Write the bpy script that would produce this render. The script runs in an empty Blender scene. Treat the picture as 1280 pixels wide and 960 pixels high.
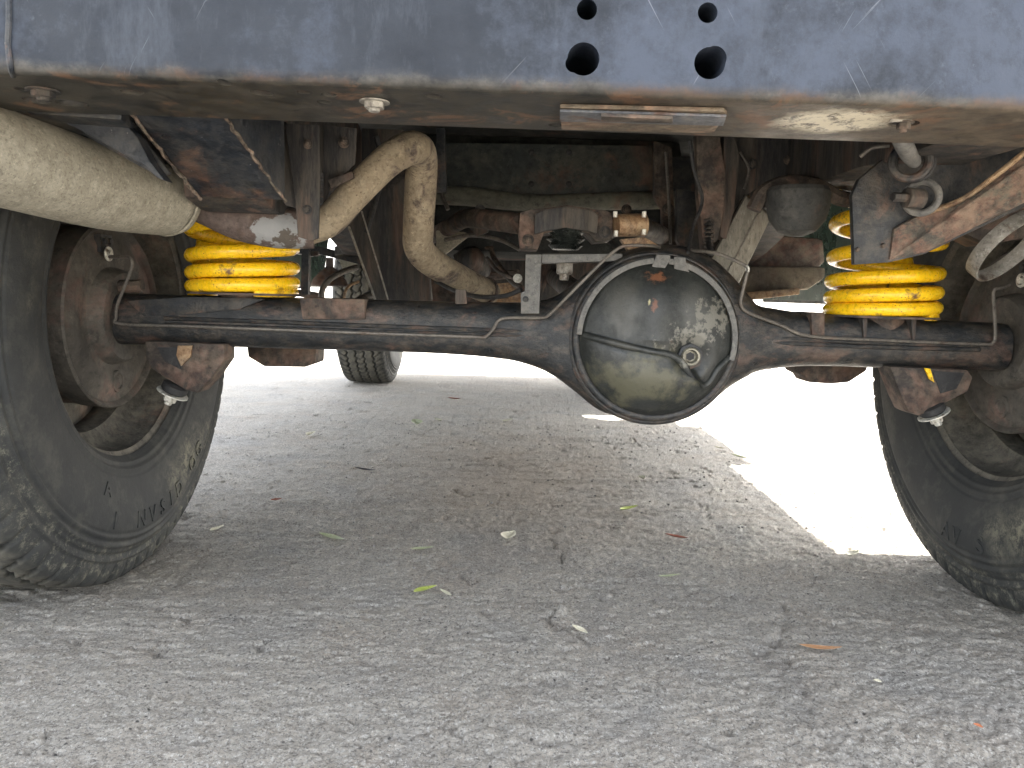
import bpy, bmesh, math, random
import numpy as np
from mathutils import Vector, Matrix, Euler
random.seed(7)
rng = np.random.default_rng(5)
scene = bpy.context.scene
COL = scene.collection

# ------------------------------------------------------------ camera
CAM = Vector((0.0, 0.0, 0.435))
PITCH, ROLL, YAW = math.radians(6.7), math.radians(1.65), math.radians(0.0)
FPX = 961.0
cam_d = bpy.data.cameras.new('camera')
cam_d.sensor_width = 36.0
cam_d.lens = FPX / 1280.0 * 36.0
cam_d.clip_start = 0.02
cam_d.clip_end = 3000
cam = bpy.data.objects.new('camera', cam_d)
COL.objects.link(cam)
CR = Matrix.Rotation(YAW, 3, 'Z') @ Matrix.Rotation(math.pi/2 - PITCH, 3, 'X') @ Matrix.Rotation(ROLL, 3, 'Z')
cam.matrix_world = Matrix.Translation(CAM) @ CR.to_4x4()
scene.camera = cam

# ------------------------------------------------------------ sky, sun, exposure
SUN_TO = Vector((0.84, 0.88, 1.0)).normalized()
sun_el = math.asin(SUN_TO.z)
sun_az = math.atan2(SUN_TO.x, SUN_TO.y)
world = bpy.data.worlds.new('World')
scene.world = world
world.use_nodes = True
wn = world.node_tree
bg = wn.nodes['Background']
sky = wn.nodes.new('ShaderNodeTexSky')
sky.sky_type = 'NISHITA'
sky.sun_disc = False
sky.sun_elevation = sun_el
sky.sun_rotation = sun_az
sky.air_density = 1.0
sky.dust_density = 2.5
sky.ozone_density = 1.0
hsv = wn.nodes.new('ShaderNodeHueSaturation')
hsv.inputs['Saturation'].default_value = .30
wn.links.new(sky.outputs[0], hsv.inputs['Color'])
wn.links.new(hsv.outputs[0], bg.inputs[0])
bg.inputs[1].default_value = 0.15
sun_d = bpy.data.lights.new('sun', 'SUN')
sun_d.energy = 3.8
sun_d.angle = math.radians(0.5)
sun_d.color = (1.0, 0.95, 0.87)
sun = bpy.data.objects.new('sun', sun_d)
COL.objects.link(sun)
sun.rotation_euler = (-SUN_TO).to_track_quat('-Z', 'Y').to_euler()
scene.view_settings.view_transform = 'Standard'
scene.view_settings.look = 'None'
scene.view_settings.exposure = 2.92
scene.view_settings.gamma = 1.0
scene.cycles.max_bounces = 10
scene.cycles.diffuse_bounces = 6

# ------------------------------------------------------------ helpers
def ray(px, py):
    return CR @ Vector((px - 640.0, 480.0 - py, -FPX))
def P(px, py, Y):
    d = ray(px, py)
    return CAM + d * ((Y - CAM.y) / d.y)
def PZ(px, py, Z):
    d = ray(px, py)
    return CAM + d * ((Z - CAM.z) / d.z)
def PX(px, py, X):
    d = ray(px, py)
    return CAM + d * ((X - CAM.x) / d.x)

WORG = {}
def worg(o):
    return WORG[o.name] if o is not None else Vector((0, 0, 0))
def empty(name, loc, parent=None, label=None, cat=None):
    o = bpy.data.objects.new(name, None)
    COL.objects.link(o)
    o.empty_display_size = 0.1
    loc = Vector(loc)
    if parent: o.parent = parent
    o.location = loc - worg(parent)
    WORG[o.name] = loc
    if label: o['label'] = label
    if cat: o['category'] = cat
    return o
def link_mesh(name, me, mat, parent=None, origin=(0, 0, 0), rot=None, label=None):
    o = bpy.data.objects.new(name, me)
    COL.objects.link(o)
    origin = Vector(origin)
    if parent: o.parent = parent
    o.location = origin - worg(parent)
    WORG[o.name] = origin
    if rot is not None: o.rotation_euler = rot
    if mat and not me.materials: me.materials.append(mat)
    if label: o['label'] = label
    return o
def mesh_from(verts, faces, name='m', smooth=True, auto=35):
    me = bpy.data.meshes.new(name)
    me.from_pydata([tuple(v) for v in verts], [], faces)
    me.validate()
    bm = bmesh.new(); bm.from_mesh(me)
    bmesh.ops.recalc_face_normals(bm, faces=bm.faces)
    for f in bm.faces: f.smooth = smooth
    if smooth:
        for e in bm.edges:
            if len(e.link_faces) == 2 and e.calc_face_angle(0) > math.radians(auto): e.smooth = False
    bm.to_mesh(me); bm.free()
    return me
def mk(name, vf, mat, parent=None, origin=None, smooth=True, bevel=0, auto=35, label=None, solid=0):
    verts, faces = vf
    verts = [Vector(v) for v in verts]
    if origin is None:
        lo = Vector([min(v[i] for v in verts) for i in range(3)])
        hi = Vector([max(v[i] for v in verts) for i in range(3)])
        origin = (lo + hi) / 2
    origin = Vector(origin)
    vv = [v - origin for v in verts]
    me = bpy.data.meshes.new(name)
    me.from_pydata([tuple(v) for v in vv], [], faces)
    bm = bmesh.new(); bm.from_mesh(me)
    bmesh.ops.remove_doubles(bm, verts=bm.verts, dist=1e-6)
    bmesh.ops.recalc_face_normals(bm, faces=bm.faces)
    if solid:
        bmesh.ops.solidify(bm, geom=bm.faces[:], thickness=solid)
        bmesh.ops.recalc_face_normals(bm, faces=bm.faces)
    if bevel:
        es = [e for e in bm.edges if len(e.link_faces) == 2 and e.calc_face_angle(0) > math.radians(30)]
        bmesh.ops.bevel(bm, geom=es, offset=bevel, segments=2, profile=0.6, affect='EDGES', clamp_overlap=True)
    for f in bm.faces: f.smooth = smooth
    for e in bm.edges:
        if len(e.link_faces) == 2 and e.calc_face_angle(0) > math.radians(auto): e.smooth = False
    bm.to_mesh(me); bm.free()
    return link_mesh(name, me, mat, parent, origin, label=label)
def join(*vfs):
    V, F = [], []
    for v, f in vfs:
        b = len(V); V += list(v); F += [tuple(i + b for i in q) for q in f]
    return V, F
def box(lo, hi):
    x0, y0, z0 = lo; x1, y1, z1 = hi
    V = [(x0,y0,z0),(x1,y0,z0),(x1,y1,z0),(x0,y1,z0),(x0,y0,z1),(x1,y0,z1),(x1,y1,z1),(x0,y1,z1)]
    return V, [(0,3,2,1),(4,5,6,7),(0,1,5,4),(1,2,6,5),(2,3,7,6),(3,0,4,7)]
def prism(pts, vec):
    """polygon (world points) swept by vec"""
    n = len(pts); vec = Vector(vec)
    V = [Vector(p) for p in pts] + [Vector(p) + vec for p in pts]
    F = [tuple(range(n)), tuple(range(2*n-1, n-1, -1))]
    for i in range(n):
        j = (i+1) % n
        F.append((i, j, n+j, n+i))
    return V, F
def plate(pix, Y, t):
    """outline seen at (px,py[,Y]) with real thickness t along +Y"""
    pts = [P(p[0], p[1], p[2] if len(p) > 2 else Y) for p in pix]
    return prism(pts, (0, t, 0))
def cr(pts, n):
    """Catmull-Rom resample of tuples"""
    A = np.array([tuple(p) for p in pts], float)
    A = np.vstack([2*A[0]-A[1], A, 2*A[-1]-A[-2]])
    out = []
    for i in range(1, len(A)-2):
        p0, p1, p2, p3 = A[i-1], A[i], A[i+1], A[i+2]
        for k in range(n):
            t = k/n
            out.append(0.5*((2*p1)+(-p0+p2)*t+(2*p0-5*p1+4*p2-p3)*t*t+(-p0+3*p1-3*p2+p3)*t**3))
    out.append(A[-2])
    return np.array(out)
def tube(pts, r, seg=14, sub=6, caps=True, flat=1.0):
    pts = [tuple(p) for p in pts]
    if np.isscalar(r): r = [r]*len(pts)
    A = np.array([p + (q,) for p, q in zip(pts, r)])
    if sub > 1 and len(pts) > 2: A = cr(A, sub)
    C = [Vector(a[:3]) for a in A]; R = A[:, 3]
    n = len(C)
    T = [(C[min(i+1, n-1)] - C[max(i-1, 0)]).normalized() for i in range(n)]
    up = Vector((0, 0, 1)) if abs(T[0].z) < .9 else Vector((0, 1, 0))
    N = (up - T[0]*up.dot(T[0])).normalized()
    V, F = [], []
    for i in range(n):
        N = (N - T[i]*N.dot(T[i])).normalized()
        B = T[i].cross(N)
        for k in range(seg):
            a = 2*math.pi*k/seg
            V.append(C[i] + (N*math.cos(a)*flat + B*math.sin(a))*R[i])
    for i in range(n-1):
        for k in range(seg):
            k2 = (k+1) % seg
            F.append((i*seg+k, i*seg+k2, (i+1)*seg+k2, (i+1)*seg+k))
    if caps:
        F.append(tuple(range(seg-1, -1, -1))); F.append(tuple((n-1)*seg+k for k in range(seg)))
    return V, F
def lathe(prof, c, axis, seg=48, closed=False, cap=True):
    """prof: (offset along axis, radius)"""
    axis = Vector(axis).normalized(); c = Vector(c)
    up = Vector((0, 0, 1)) if abs(axis.z) < .9 else Vector((0, 1, 0))
    U = (up - axis*up.dot(axis)).normalized(); W = axis.cross(U)
    V, F = [], []
    n = len(prof)
    for (a, r) in prof:
        for k in range(seg):
            t = 2*math.pi*k/seg
            V.append(c + axis*a + (U*math.cos(t) + W*math.sin(t))*max(r, 1e-5))
    for i in range(n if closed else n-1):
        i2 = (i+1) % n
        for k in range(seg):
            k2 = (k+1) % seg
            F.append((i*seg+k, i*seg+k2, i2*seg+k2, i2*seg+k))
    if cap and not closed:
        if prof[0][1] > 1e-4: F.append(tuple(range(seg-1, -1, -1)))
        if prof[-1][1] > 1e-4: F.append(tuple((n-1)*seg+k for k in range(seg)))
    return V, F
def torus(c, axis, R, r, seg=40, rs=10, sq=1.0):
    prof = [(r*sq*math.sin(2*math.pi*k/rs), R + r*math.cos(2*math.pi*k/rs)) for k in range(rs)]
    return lathe(prof, c, axis, seg, closed=True)
def hexbolt(c, axis, R, h, washer=True):
    axis = Vector(axis).normalized(); c = Vector(c)
    parts = []
    if washer: parts.append(lathe([(0, R*1.45), (h*.18, R*1.45), (h*.2, R*1.35), (h*.2, R*.5)], c, axis, 24))
    parts.append(lathe([(h*.18, R), (h*.9, R), (h, R*.86), (h, .0)], c, axis, 6))
    parts.append(lathe([(h*.9, R*.55), (h*1.35, R*.55), (h*1.42, R*.45), (h*1.42, 0)], c, axis, 14))
    return join(*parts)

# ------------------------------------------------------------ materials
def new_mat(name):
    m = bpy.data.materials.new(name); m.use_nodes = True
    return m, m.node_tree, m.node_tree.nodes['Principled BSDF']
class NT:
    def __init__(s, nt, scale=(1, 1, 1)):
        s.nt = nt
        s.tc = nt.nodes.new('ShaderNodeTexCoord')
        s.obj = s.tc.outputs['Object']
        mp = nt.nodes.new('ShaderNodeMapping'); mp.inputs['Scale'].default_value = scale
        nt.links.new(s.obj, mp.inputs[0]); s.co = mp.outputs[0]
    def L(s, a, b): s.nt.links.new(a, b)
    def noise(s, sc, det=6, rough=.6, co=None, dist=0):
        n = s.nt.nodes.new('ShaderNodeTexNoise'); n.inputs['Scale'].default_value = sc
        n.inputs['Detail'].default_value = det; n.inputs['Roughness'].default_value = rough
        n.inputs['Distortion'].default_value = dist
        s.L(co or s.co, n.inputs['Vector']); return n.outputs['Fac']
    def voro(s, sc, feat='F1', co=None, rnd=1):
        n = s.nt.nodes.new('ShaderNodeTexVoronoi'); n.feature = feat; n.inputs['Scale'].default_value = sc
        n.inputs['Randomness'].default_value = rnd
        s.L(co or s.co, n.inputs['Vector']); return n.outputs['Distance']
    def ramp(s, f, stops):
        r = s.nt.nodes.new('ShaderNodeValToRGB'); e = r.color_ramp.elements
        while len(e) < len(stops): e.new(.5)
        for el, (p, c) in zip(e, stops):
            el.position = p
            el.color = (c, c, c, 1) if np.isscalar(c) else (*c, 1)
        s.L(f, r.inputs[0]); return r.outputs[0]
    def mix(s, f, a, b, mode='MIX'):
        n = s.nt.nodes.new('ShaderNodeMix'); n.data_type = 'RGBA'; n.blend_type = mode
        for sock, v in ((n.inputs[0], f), (n.inputs[6], a), (n.inputs[7], b)):
            if isinstance(v, (int, float)): sock.default_value = v if sock == n.inputs[0] else (v, v, v, 1)
            elif isinstance(v, tuple): sock.default_value = (*v, 1)
            else: s.L(v, sock)
        return n.outputs[2]
    def math(s, op, a, b=0.0):
        n = s.nt.nodes.new('ShaderNodeMath'); n.operation = op
        for i, v in enumerate((a, b)):
            if isinstance(v, (int, float)): n.inputs[i].default_value = v
            else: s.L(v, n.inputs[i])
        return n.outputs[0]
    def blob(s, c, r, edge=.6, wob=.5, sc=60):
        """soft noisy spot round object-space point c, radius r (scalar or triple)"""
        r3 = (r, r, r) if np.isscalar(r) else r
        mp = s.nt.nodes.new('ShaderNodeMapping'); mp.vector_type = 'TEXTURE'
        mp.inputs['Location'].default_value = tuple(c); mp.inputs['Scale'].default_value = r3
        s.L(s.obj, mp.inputs[0])
        ln = s.nt.nodes.new('ShaderNodeVectorMath'); ln.operation = 'LENGTH'; s.L(mp.outputs[0], ln.inputs[0])
        n = s.noise(sc, 5, .65, co=s.obj)
        d = s.math('ADD', ln.outputs['Value'], s.math('MULTIPLY', s.math('SUBTRACT', n, .5), wob*3))
        return s.ramp(d, [(max(.02, 1-edge), 1.0), (1.0, 0.0)])
    def bump(s, h, strength, dist, nrm=None):
        b = s.nt.nodes.new('ShaderNodeBump'); b.inputs['Strength'].default_value = strength
        b.inputs['Distance'].default_value = dist; s.L(h, b.inputs['Height'])
        if nrm: s.L(nrm, b.inputs['Normal'])
        return b.outputs[0]
def grime(name, a, b, rust=(.16, .065, .03), ramt=.4, dust=(.3, .27, .21), damt=.25, sc=14, rough=.6,
          metal=0.0, bumpd=.002, stretch=(1, 1, 1), spots=None, blobs=(), spec=.5, coat=0):
    """worn metal: two base tones, rust blotches, settled dust, pitting; blobs = [(centre, radius, colour, wobble)]"""
    lum = sum(rust)/3
    rust = tuple((.62*c+.38*lum)*.82 for c in rust)
    m, nt, bs = new_mat(name)
    g = NT(nt, stretch)
    base = g.mix(g.ramp(g.noise(sc, 8, .65), [(.3, 0.), (.7, 1.)]), a, b)
    base = g.mix(g.ramp(g.noise(sc*7, 8, .8), [(.36, .75), (.5, 0.)]), base, tuple(c*.45 for c in a))
    base = g.mix(g.ramp(g.noise(sc*5, 10, .82), [(.54, 0.), (.68, .55)]), base, tuple(min(1, c*1.9+.01) for c in b))
    if ramt > 0:
        rc = g.mix(g.ramp(g.noise(sc*3.1, 6), [(.35, 0.), (.65, 1.)]), tuple(c*.45 for c in rust), tuple(min(1, c*1.5) for c in rust))
        th = .68 - .32*ramt
        f = g.ramp(g.noise(sc*.8, 10, .72, dist=.4), [(th-.04, 0.), (th+.05, 1.)])
        base = g.mix(f, base, rc)
    if damt > 0:
        th = .72 - .4*damt
        f = g.ramp(g.noise(sc*1.7, 12, .8), [(th-.1, 0.), (th+.22, min(1, .4+damt))])
        base = g.mix(f, base, dust)
    if spots:
        f = g.ramp(g.voro(sc*9), [(spots[1]*.6, 1.), (spots[1], 0.)])
        f2 = g.ramp(g.noise(sc*2.3, 3), [(.5, 0.), (.6, 1.)])
        base = g.mix(g.math('MULTIPLY', f, f2), base, spots[0])
    for bl in blobs:
        base = g.mix(g.blob(bl[0], bl[1], edge=bl[5] if len(bl) > 5 else .6, wob=bl[3] if len(bl) > 3 else .4, sc=bl[4] if len(bl) > 4 else 60), base, bl[2])
    g.L(base, bs.inputs['Base Color'])
    rr = g.ramp(g.noise(sc*2.2, 6), [(.3, max(.05, rough-.15)), (.7, min(1, rough+.2))])
    g.L(rr, bs.inputs['Roughness'])
    bs.inputs['Metallic'].default_value = metal
    bs.inputs['Specular IOR Level'].default_value = spec
    n1 = g.bump(g.noise(sc*2, 8, .7), .5, bumpd*2)
    n2 = g.bump(g.noise(sc*14, 6, .7), .6, bumpd*.7, n1)
    g.L(n2, bs.inputs['Normal'])
    return m

M = {}
def build_materials():
    M['black_paint'] = grime('black_chassis_paint', (.008,.011,.015), (.022,.026,.03), ramt=.32, damt=.45, dust=(.12,.10,.075), rough=.5, sc=16)
    M['black_clean'] = grime('blue_black_gusset_paint', (.007,.010,.015), (.016,.021,.029), ramt=.22, damt=.4, dust=(.10,.09,.075), rough=.42, sc=14, spots=((.4,.38,.34), .09))
    M['brown'] = grime('brown_rusty_steel', (.022,.019,.017), (.058,.043,.034), rust=(.15,.068,.036), ramt=.5, damt=.42, dust=(.19,.155,.115), rough=.75, sc=18)
    M['dark_rust'] = grime('dark_streaked_rusty_steel', (.013,.015,.018), (.042,.037,.033), rust=(.13,.06,.032), ramt=.4, damt=.42, dust=(.13,.108,.08), rough=.7, sc=14, stretch=(1.6,1.6,.25))
    M['axle'] = grime('axle_black_paint', (.007,.009,.011), (.020,.022,.023), rust=(.10,.05,.03), ramt=.33, damt=.38, dust=(.15,.12,.09), rough=.4, sc=26, stretch=(.8,1,1.3))
    M['tan'] = grime('tan_dust_coated_steel', (.20,.18,.135), (.34,.31,.24), rust=(.3,.2,.11), ramt=.05, damt=.3, dust=(.50,.46,.37), rough=.85, sc=45, bumpd=.0006, spots=((.1,.08,.05), .16))
    M['pipe'] = grime('tan_mud_caked_pipe', (.19,.15,.10), (.34,.275,.185), rust=(.10,.055,.04), ramt=.30, damt=.3, dust=(.46,.40,.29), rough=.85, sc=22, bumpd=.001, spots=((.08,.05,.035), .2))
    M['flake'] = grime('grey_flaking_heat_wrap', (.1,.08,.065), (.2,.17,.14), rust=(.12,.06,.035), ramt=.35, damt=.6, dust=(.33,.33,.32), rough=.8, sc=16, bumpd=.004)
    M['yellow'] = grime('yellow_spring_paint', (.92,.53,.010), (.96,.60,.018), rust=(.22,.08,.02), ramt=.3, damt=0.0, rough=.27, sc=26, bumpd=.0005, spots=((.25,.09,.02), .28))
    M['rubber'] = grime('tyre_rubber', (.028,.03,.031), (.05,.052,.05), ramt=0, damt=.12, dust=(.22,.2,.16), rough=.78, sc=12, bumpd=.0006)
    M['black_rubber'] = grime('black_rubber', (.012,.012,.013), (.03,.03,.03), ramt=0, damt=.2, dust=(.14,.12,.10), rough=.6, sc=20)
    M['backplate'] = grime('brake_backplate_dusty_steel', (.045,.04,.034), (.085,.075,.06), rust=(.14,.07,.045), ramt=.4, damt=.3, dust=(.2,.18,.14), rough=.8, sc=10)
    M['rim'] = grime('dusty_wheel_rim', (.055,.052,.043), (.11,.10,.083), rust=(.18,.10,.06), ramt=.25, damt=.4, dust=(.28,.25,.19), rough=.75, sc=12)
    M['line'] = grime('brake_line_steel', (.09,.085,.075), (.16,.14,.12), rust=(.14,.08,.05), ramt=.25, damt=.3, rough=.5, metal=.3, sc=30, bumpd=.0004)
    M['zinc'] = grime('zinc_plated_fastener', (.55,.53,.46), (.8,.78,.7), rust=(.25,.15,.06), ramt=.25, damt=.2, rough=.35, metal=.3, sc=50, bumpd=.0005)
    M['grey_steel'] = grime('grey_painted_steel', (.09,.09,.085), (.15,.145,.135), rust=(.14,.08,.05), ramt=.15, damt=.3, dust=(.25,.22,.17), rough=.6, sc=18)
    M['bare'] = grime('scuffed_bare_steel', (.2,.18,.15), (.42,.40,.36), rust=(.2,.12,.07), ramt=.3, damt=.3, dust=(.4,.37,.3), rough=.5, metal=.4, sc=22)
    M['sunlit_slab'] = grime('sunlit_scratched_skid', (.17,.16,.135), (.42,.39,.33), rust=(.14,.10,.06), ramt=.15, damt=.4, dust=(.4,.37,.3), rough=.45, metal=.3, sc=20, stretch=(2,.5,.5))  # pale tones include the sun caught by the right slab, put into the colour
    M['floor'] = grime('underbody_floor', (.018,.021,.021), (.045,.045,.04), ramt=.2, damt=.3, dust=(.15,.14,.11), rough=.8, sc=5)
    M['pale'] = grime('pale_underbody_panel', (.3,.3,.24), (.42,.41,.33), ramt=.1, damt=.2, rough=.8, sc=10)
    M['copper'] = grime('copper_brown_heat_shield', (.22,.12,.06), (.38,.25,.14), rust=(.2,.09,.04), ramt=.4, damt=.4, dust=(.5,.42,.28), rough=.6, metal=.3, sc=24)
    M['oily'] = grime('oily_rubber_boot', (.008,.01,.01), (.03,.035,.03), ramt=0, damt=.15, dust=(.12,.11,.07), rough=.2, sc=40)
    M['body'] = grime('green_vehicle_body_paint', (.03,.06,.045), (.035,.07,.05), ramt=0, damt=.15, dust=(.2,.2,.17), rough=.3, sc=5, bumpd=.0001)
    M['lamp_red'] = grime('red_lamp_lens', (.35,.01,.01), (.4,.02,.02), ramt=0, damt=0, rough=.2, sc=8, bumpd=.0001)
    m, nt, bs = new_mat('window_glass')
    bs.inputs['Base Color'].default_value = (.02,.025,.028,1); bs.inputs['Roughness'].default_value = .06
    M['glass'] = m
build_materials()

# ------------------------------------------------------------ ground
def lattice(seed):
    r = np.random.default_rng(seed); return r.random((256, 256))
def vnoise(x, y, seed):
    T = lattice(seed)
    xi = np.floor(x).astype(int); yi = np.floor(y).astype(int)
    fx = x-xi; fy = y-yi
    fx = fx*fx*(3-2*fx); fy = fy*fy*(3-2*fy)
    g = lambda a, b: T[a & 255, b & 255]
    return (g(xi,yi)*(1-fx)+g(xi+1,yi)*fx)*(1-fy)+(g(xi,yi+1)*(1-fx)+g(xi+1,yi+1)*fx)*fy - .5
def fbm(x, y, seed, oct=4, gain=.55):
    s = 0; a = 1
    for o in range(oct):
        s = s + a*vnoise(x*2**o+17.3*o, y*2**o+9.1*o, seed+o); a *= gain
    return s
def graded(knots):
    """knots: (coordinate, step) pairs, step interpolated"""
    out = [knots[0][0]]
    ks = [k[0] for k in knots]; st = [k[1] for k in knots]
    while out[-1] < ks[-1]:
        out.append(out[-1] + float(np.interp(out[-1], ks, st)))
    return np.array(out)
def make_ground():
    xs = graded([(-1500,400),(-40,12),(-6,1.2),(-2,.07),(-1.0,.008),(-.72,.0032),(0,.0027),(.75,.0032),(1.1,.008),(2.2,.07),(6,1.2),(40,12),(1500,400)])
    ys = graded([(-60,20),(-3,.7),(.2,.06),(.54,.0027),(.95,.0029),(1.3,.0048),(2.2,.011),(3.2,.022),(5,.06),(12,.6),(60,12),(300,60),(1800,400)])
    X, Y = np.meshgrid(xs, ys)
    near = np.clip(1-(np.hypot(X*.8, np.maximum(Y-.5, 0)*.6)-1.2)/2.5, 0, 1)
    wob = .012*fbm(X*2.2, Y*3, 30, 3)
    ridge = fbm(X*4, (Y+wob)*80, 1, 4, .66)*.0030              # broom drag lines
    ridge *= .16+.95*np.clip((Y-.78)/.5, 0, 1)
    ridge *= .45+1.1*np.clip(fbm(X*1.6, Y*2.4, 40, 2)+.5, 0, 1)
    bil = lambda f, sd: (.5-2*np.abs(fbm(X*f, Y*f*1.25, sd, 2, .5)))
    rough = fbm(X*75, Y*80, 11, 3, .7)*.0026 + bil(80, 61)*.0008 + bil(38, 64)*.0006 + vnoise(X*170, Y*190, 66)*.0020
    flaky = np.clip(fbm(X*16, Y*20, 81, 3)*4, -1, 1)*.0005 + np.clip(fbm(X*34, Y*50, 84, 2)*7, -1, 1)*.0005
    rough = (rough + flaky)*(.62+.55*np.clip(fbm(X*2.1, Y*2.6, 90, 3)+.5, 0, 1))*np.clip(1.25-.35*(Y-.6), .55, 1.2)
    pits = -np.clip(fbm(X*34, Y*46, 21, 3)-.40, 0, 1)*.03
    lump = fbm(X*9, Y*11, 51, 3)*.003
    H = ridge+rough+pits+lump
    # pressed tread rows in the slurry, right of centre
    def rows(x0, x1, y0, y1, n, depth):
        u = np.clip((X-x0)/(x1-x0), 0, 1); v = (Y-y0)/(y1-y0)*n
        m = ((X > x0) & (X < x1) & (Y > y0) & (Y < y1))
        w = np.sin(np.pi*u)**.4*np.clip(.5+1.6*fbm(X*14, Y*14, 71, 2), 0, 1)
        return np.where(m, depth*w*(np.abs(np.sin(np.pi*v))-.7)*(.7+.5*np.sign(np.sin(X*420+4*np.sin(Y*40)))), 0)
    H += rows(.06, .34, 1.03, 1.24, 7, .004)
    # cracks
    def crack(pix, w, d, seed):
        pts = [PZ(px, py, 0) for px, py in pix]
        best = np.full(X.shape, 9.)
        jx = X+.010*fbm(X*40, Y*40, seed, 3); jy = Y+.010*fbm(X*40, Y*40, seed+5, 3)
        for a, b in zip(pts[:-1], pts[1:]):
            dx, dy = b.x-a.x, b.y-a.y; L = dx*dx+dy*dy
            t = np.clip(((jx-a.x)*dx+(jy-a.y)*dy)/L, 0, 1)
            best = np.minimum(best, np.hypot(jx-a.x-t*dx, jy-a.y-t*dy))
        return -d*np.clip(1-best/(w*.75), 0, 1)*np.clip(.75+1.5*fbm(X*60, Y*60, seed+9, 2), 0, 1.2)
    for pix, w, d, sd in [([(668,662),(690,672),(700,690),(706,702)], .0055, .009, 101), ([(548,706),(575,714),(590,728),(600,722)], .005, .007, 103),
                          ([(700,748),(688,765),(690,778)], .007, .011, 105), ([(945,808),(965,806),(985,770),(975,750)], .010, .008, 107),
                          ([(215,716),(228,714),(222,728)], .005, .009, 109), ([(765,560),(790,545),(800,556)], .006, .008, 111),
                          ([(985,790),(1003,850),(1012,900),(1040,945)], .010, .0025, 113), ([(700,780),(720,790),(735,800)], .005, .005, 117),
                          ([(850,905),(880,925),(900,930)], .005, .005, 119), ([(560,640),(610,650),(640,640)], .006, .004, 121)]:
        H += crack(pix, w, d, sd)
    for (px, py, r, h) in [(22,741,.012,-.016), (700,762,.013,.012), (760,742,.008,.008), (741,746,.007,.006), (775,742,.008,.006), (947,808,.014,-.012), (972,798,.013,-.01), (975,770,.02,-.008), (1117,804,.007,-.008), (1222,806,.006,-.007), (704,808,.009,-.007), (1230,945,.012,-.010)]:
        c = PZ(px, py, 0); d2 = ((X-c.x)**2+(Y-c.y)**2)/r**2
        H += h*np.exp(-d2*1.5)
    H = H*near - .004 + np.where(near <= 0, .004, 0)*0
    # tyre contact patches flat
    V = np.stack([X, Y, H], -1).reshape(-1, 3).astype(np.float32)
    ny, nx = X.shape
    i = np.arange(ny*nx).reshape(ny, nx)
    Q = np.stack([i[:-1,:-1], i[:-1,1:], i[1:,1:], i[1:,:-1]], -1).reshape(-1, 4).astype(np.int32)
    me = bpy.data.meshes.new('ground')
    me.vertices.add(len(V)); me.vertices.foreach_set('co', V.ravel())
    me.loops.add(Q.size); me.loops.foreach_set('vertex_index', Q.ravel())
    me.polygons.add(len(Q)); me.polygons.foreach_set('loop_start', np.arange(0, Q.size, 4, dtype=np.int32))
    me.polygons.foreach_set('loop_total', np.full(len(Q), 4, np.int32))
    me.polygons.foreach_set('use_smooth', np.ones(len(Q), bool))
    me.update(); me.validate()
    print('ground', nx, ny)
    m, nt, bs = new_mat('rough_broomed_concrete')
    g = NT(nt, (1, 1, 1))
    g2 = NT(nt, (.45, 2.2, 1))
    c = g.mix(g.ramp(g.noise(3.5, 8, .7), [(.3, 0.), (.7, 1.)]), (.62,.56,.475), (.72,.665,.58))
    c = g.mix(g.ramp(g2.noise(22, 10, .78), [(.37, .5), (.56, 0.)]), c, (.46,.42,.36))
    c = g.mix(g.ramp(g.noise(6, 8, .75), [(.48, 0.), (.70, .6)]), c, (.57,.46,.355))
    c = g.mix(g.ramp(g.noise(4.3, 9, .72, dist=.5), [(.36, .55), (.5, 0.)]), c, (.43,.42,.405))
    c = g.mix(g.ramp(g.noise(110, 10, .9), [(.40, .8), (.485, 0.)]), c, (.28,.255,.22))
    c = g.mix(g.ramp(g.noise(240, 5, .85), [(.42, .85), (.49, 0.)]), c, (.20,.18,.155))
    c = g.mix(g.ramp(g.noise(300, 4, .85), [(.53, 0.), (.60, .9)]), c, (.88,.85,.79))
    c = g.mix(g.math('MULTIPLY', g.ramp(g.voro(75), [(.10, .9), (.17, 0.)]), g.ramp(g.noise(14, 4), [(.5, 0.), (.58, 1.)])), c, (.09,.085,.08))
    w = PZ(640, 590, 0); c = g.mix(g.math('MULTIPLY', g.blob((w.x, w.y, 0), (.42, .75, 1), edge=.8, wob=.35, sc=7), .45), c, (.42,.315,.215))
    w = PZ(985, 850, 0); c = g.mix(g.math('MULTIPLY', g.blob((w.x, w.y, 0), (.045, .22, 1), edge=.9, wob=.7, sc=24), .25), c, (.16,.16,.17))
    w = PZ(100, 700, 0); c = g.mix(g.math('MULTIPLY', g.blob((w.x+.1, w.y, 0), (.2, .2, 1), edge=.8, wob=.35, sc=12), .3), c, (.36,.29,.19))
    g.L(c, bs.inputs['Base Color'])
    bs.inputs['Roughness'].default_value = .85
    bs.inputs['Specular IOR Level'].default_value = .35
    b1 = g.bump(g.noise(110, 10, .85), 1.0, .006)
    b2 = g.bump(g.noise(420, 4, .85), 1.0, .004, b1)
    g.L(b2, bs.inputs['Normal'])
    o = link_mesh('ground', me, m)
    o['kind'] = 'structure'
    return o
make_ground()

# ------------------------------------------------------------ the vehicle
AY = 1.144                      # rear axle distance
VX = .069                       # vehicle centre line
HZ = .385                       # hub height
veh = empty('off_road_vehicle', (VX, AY, 0), label='off road vehicle seen from below its rear bumper, with rusty axle and yellow springs', cat='off road vehicle')

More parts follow.
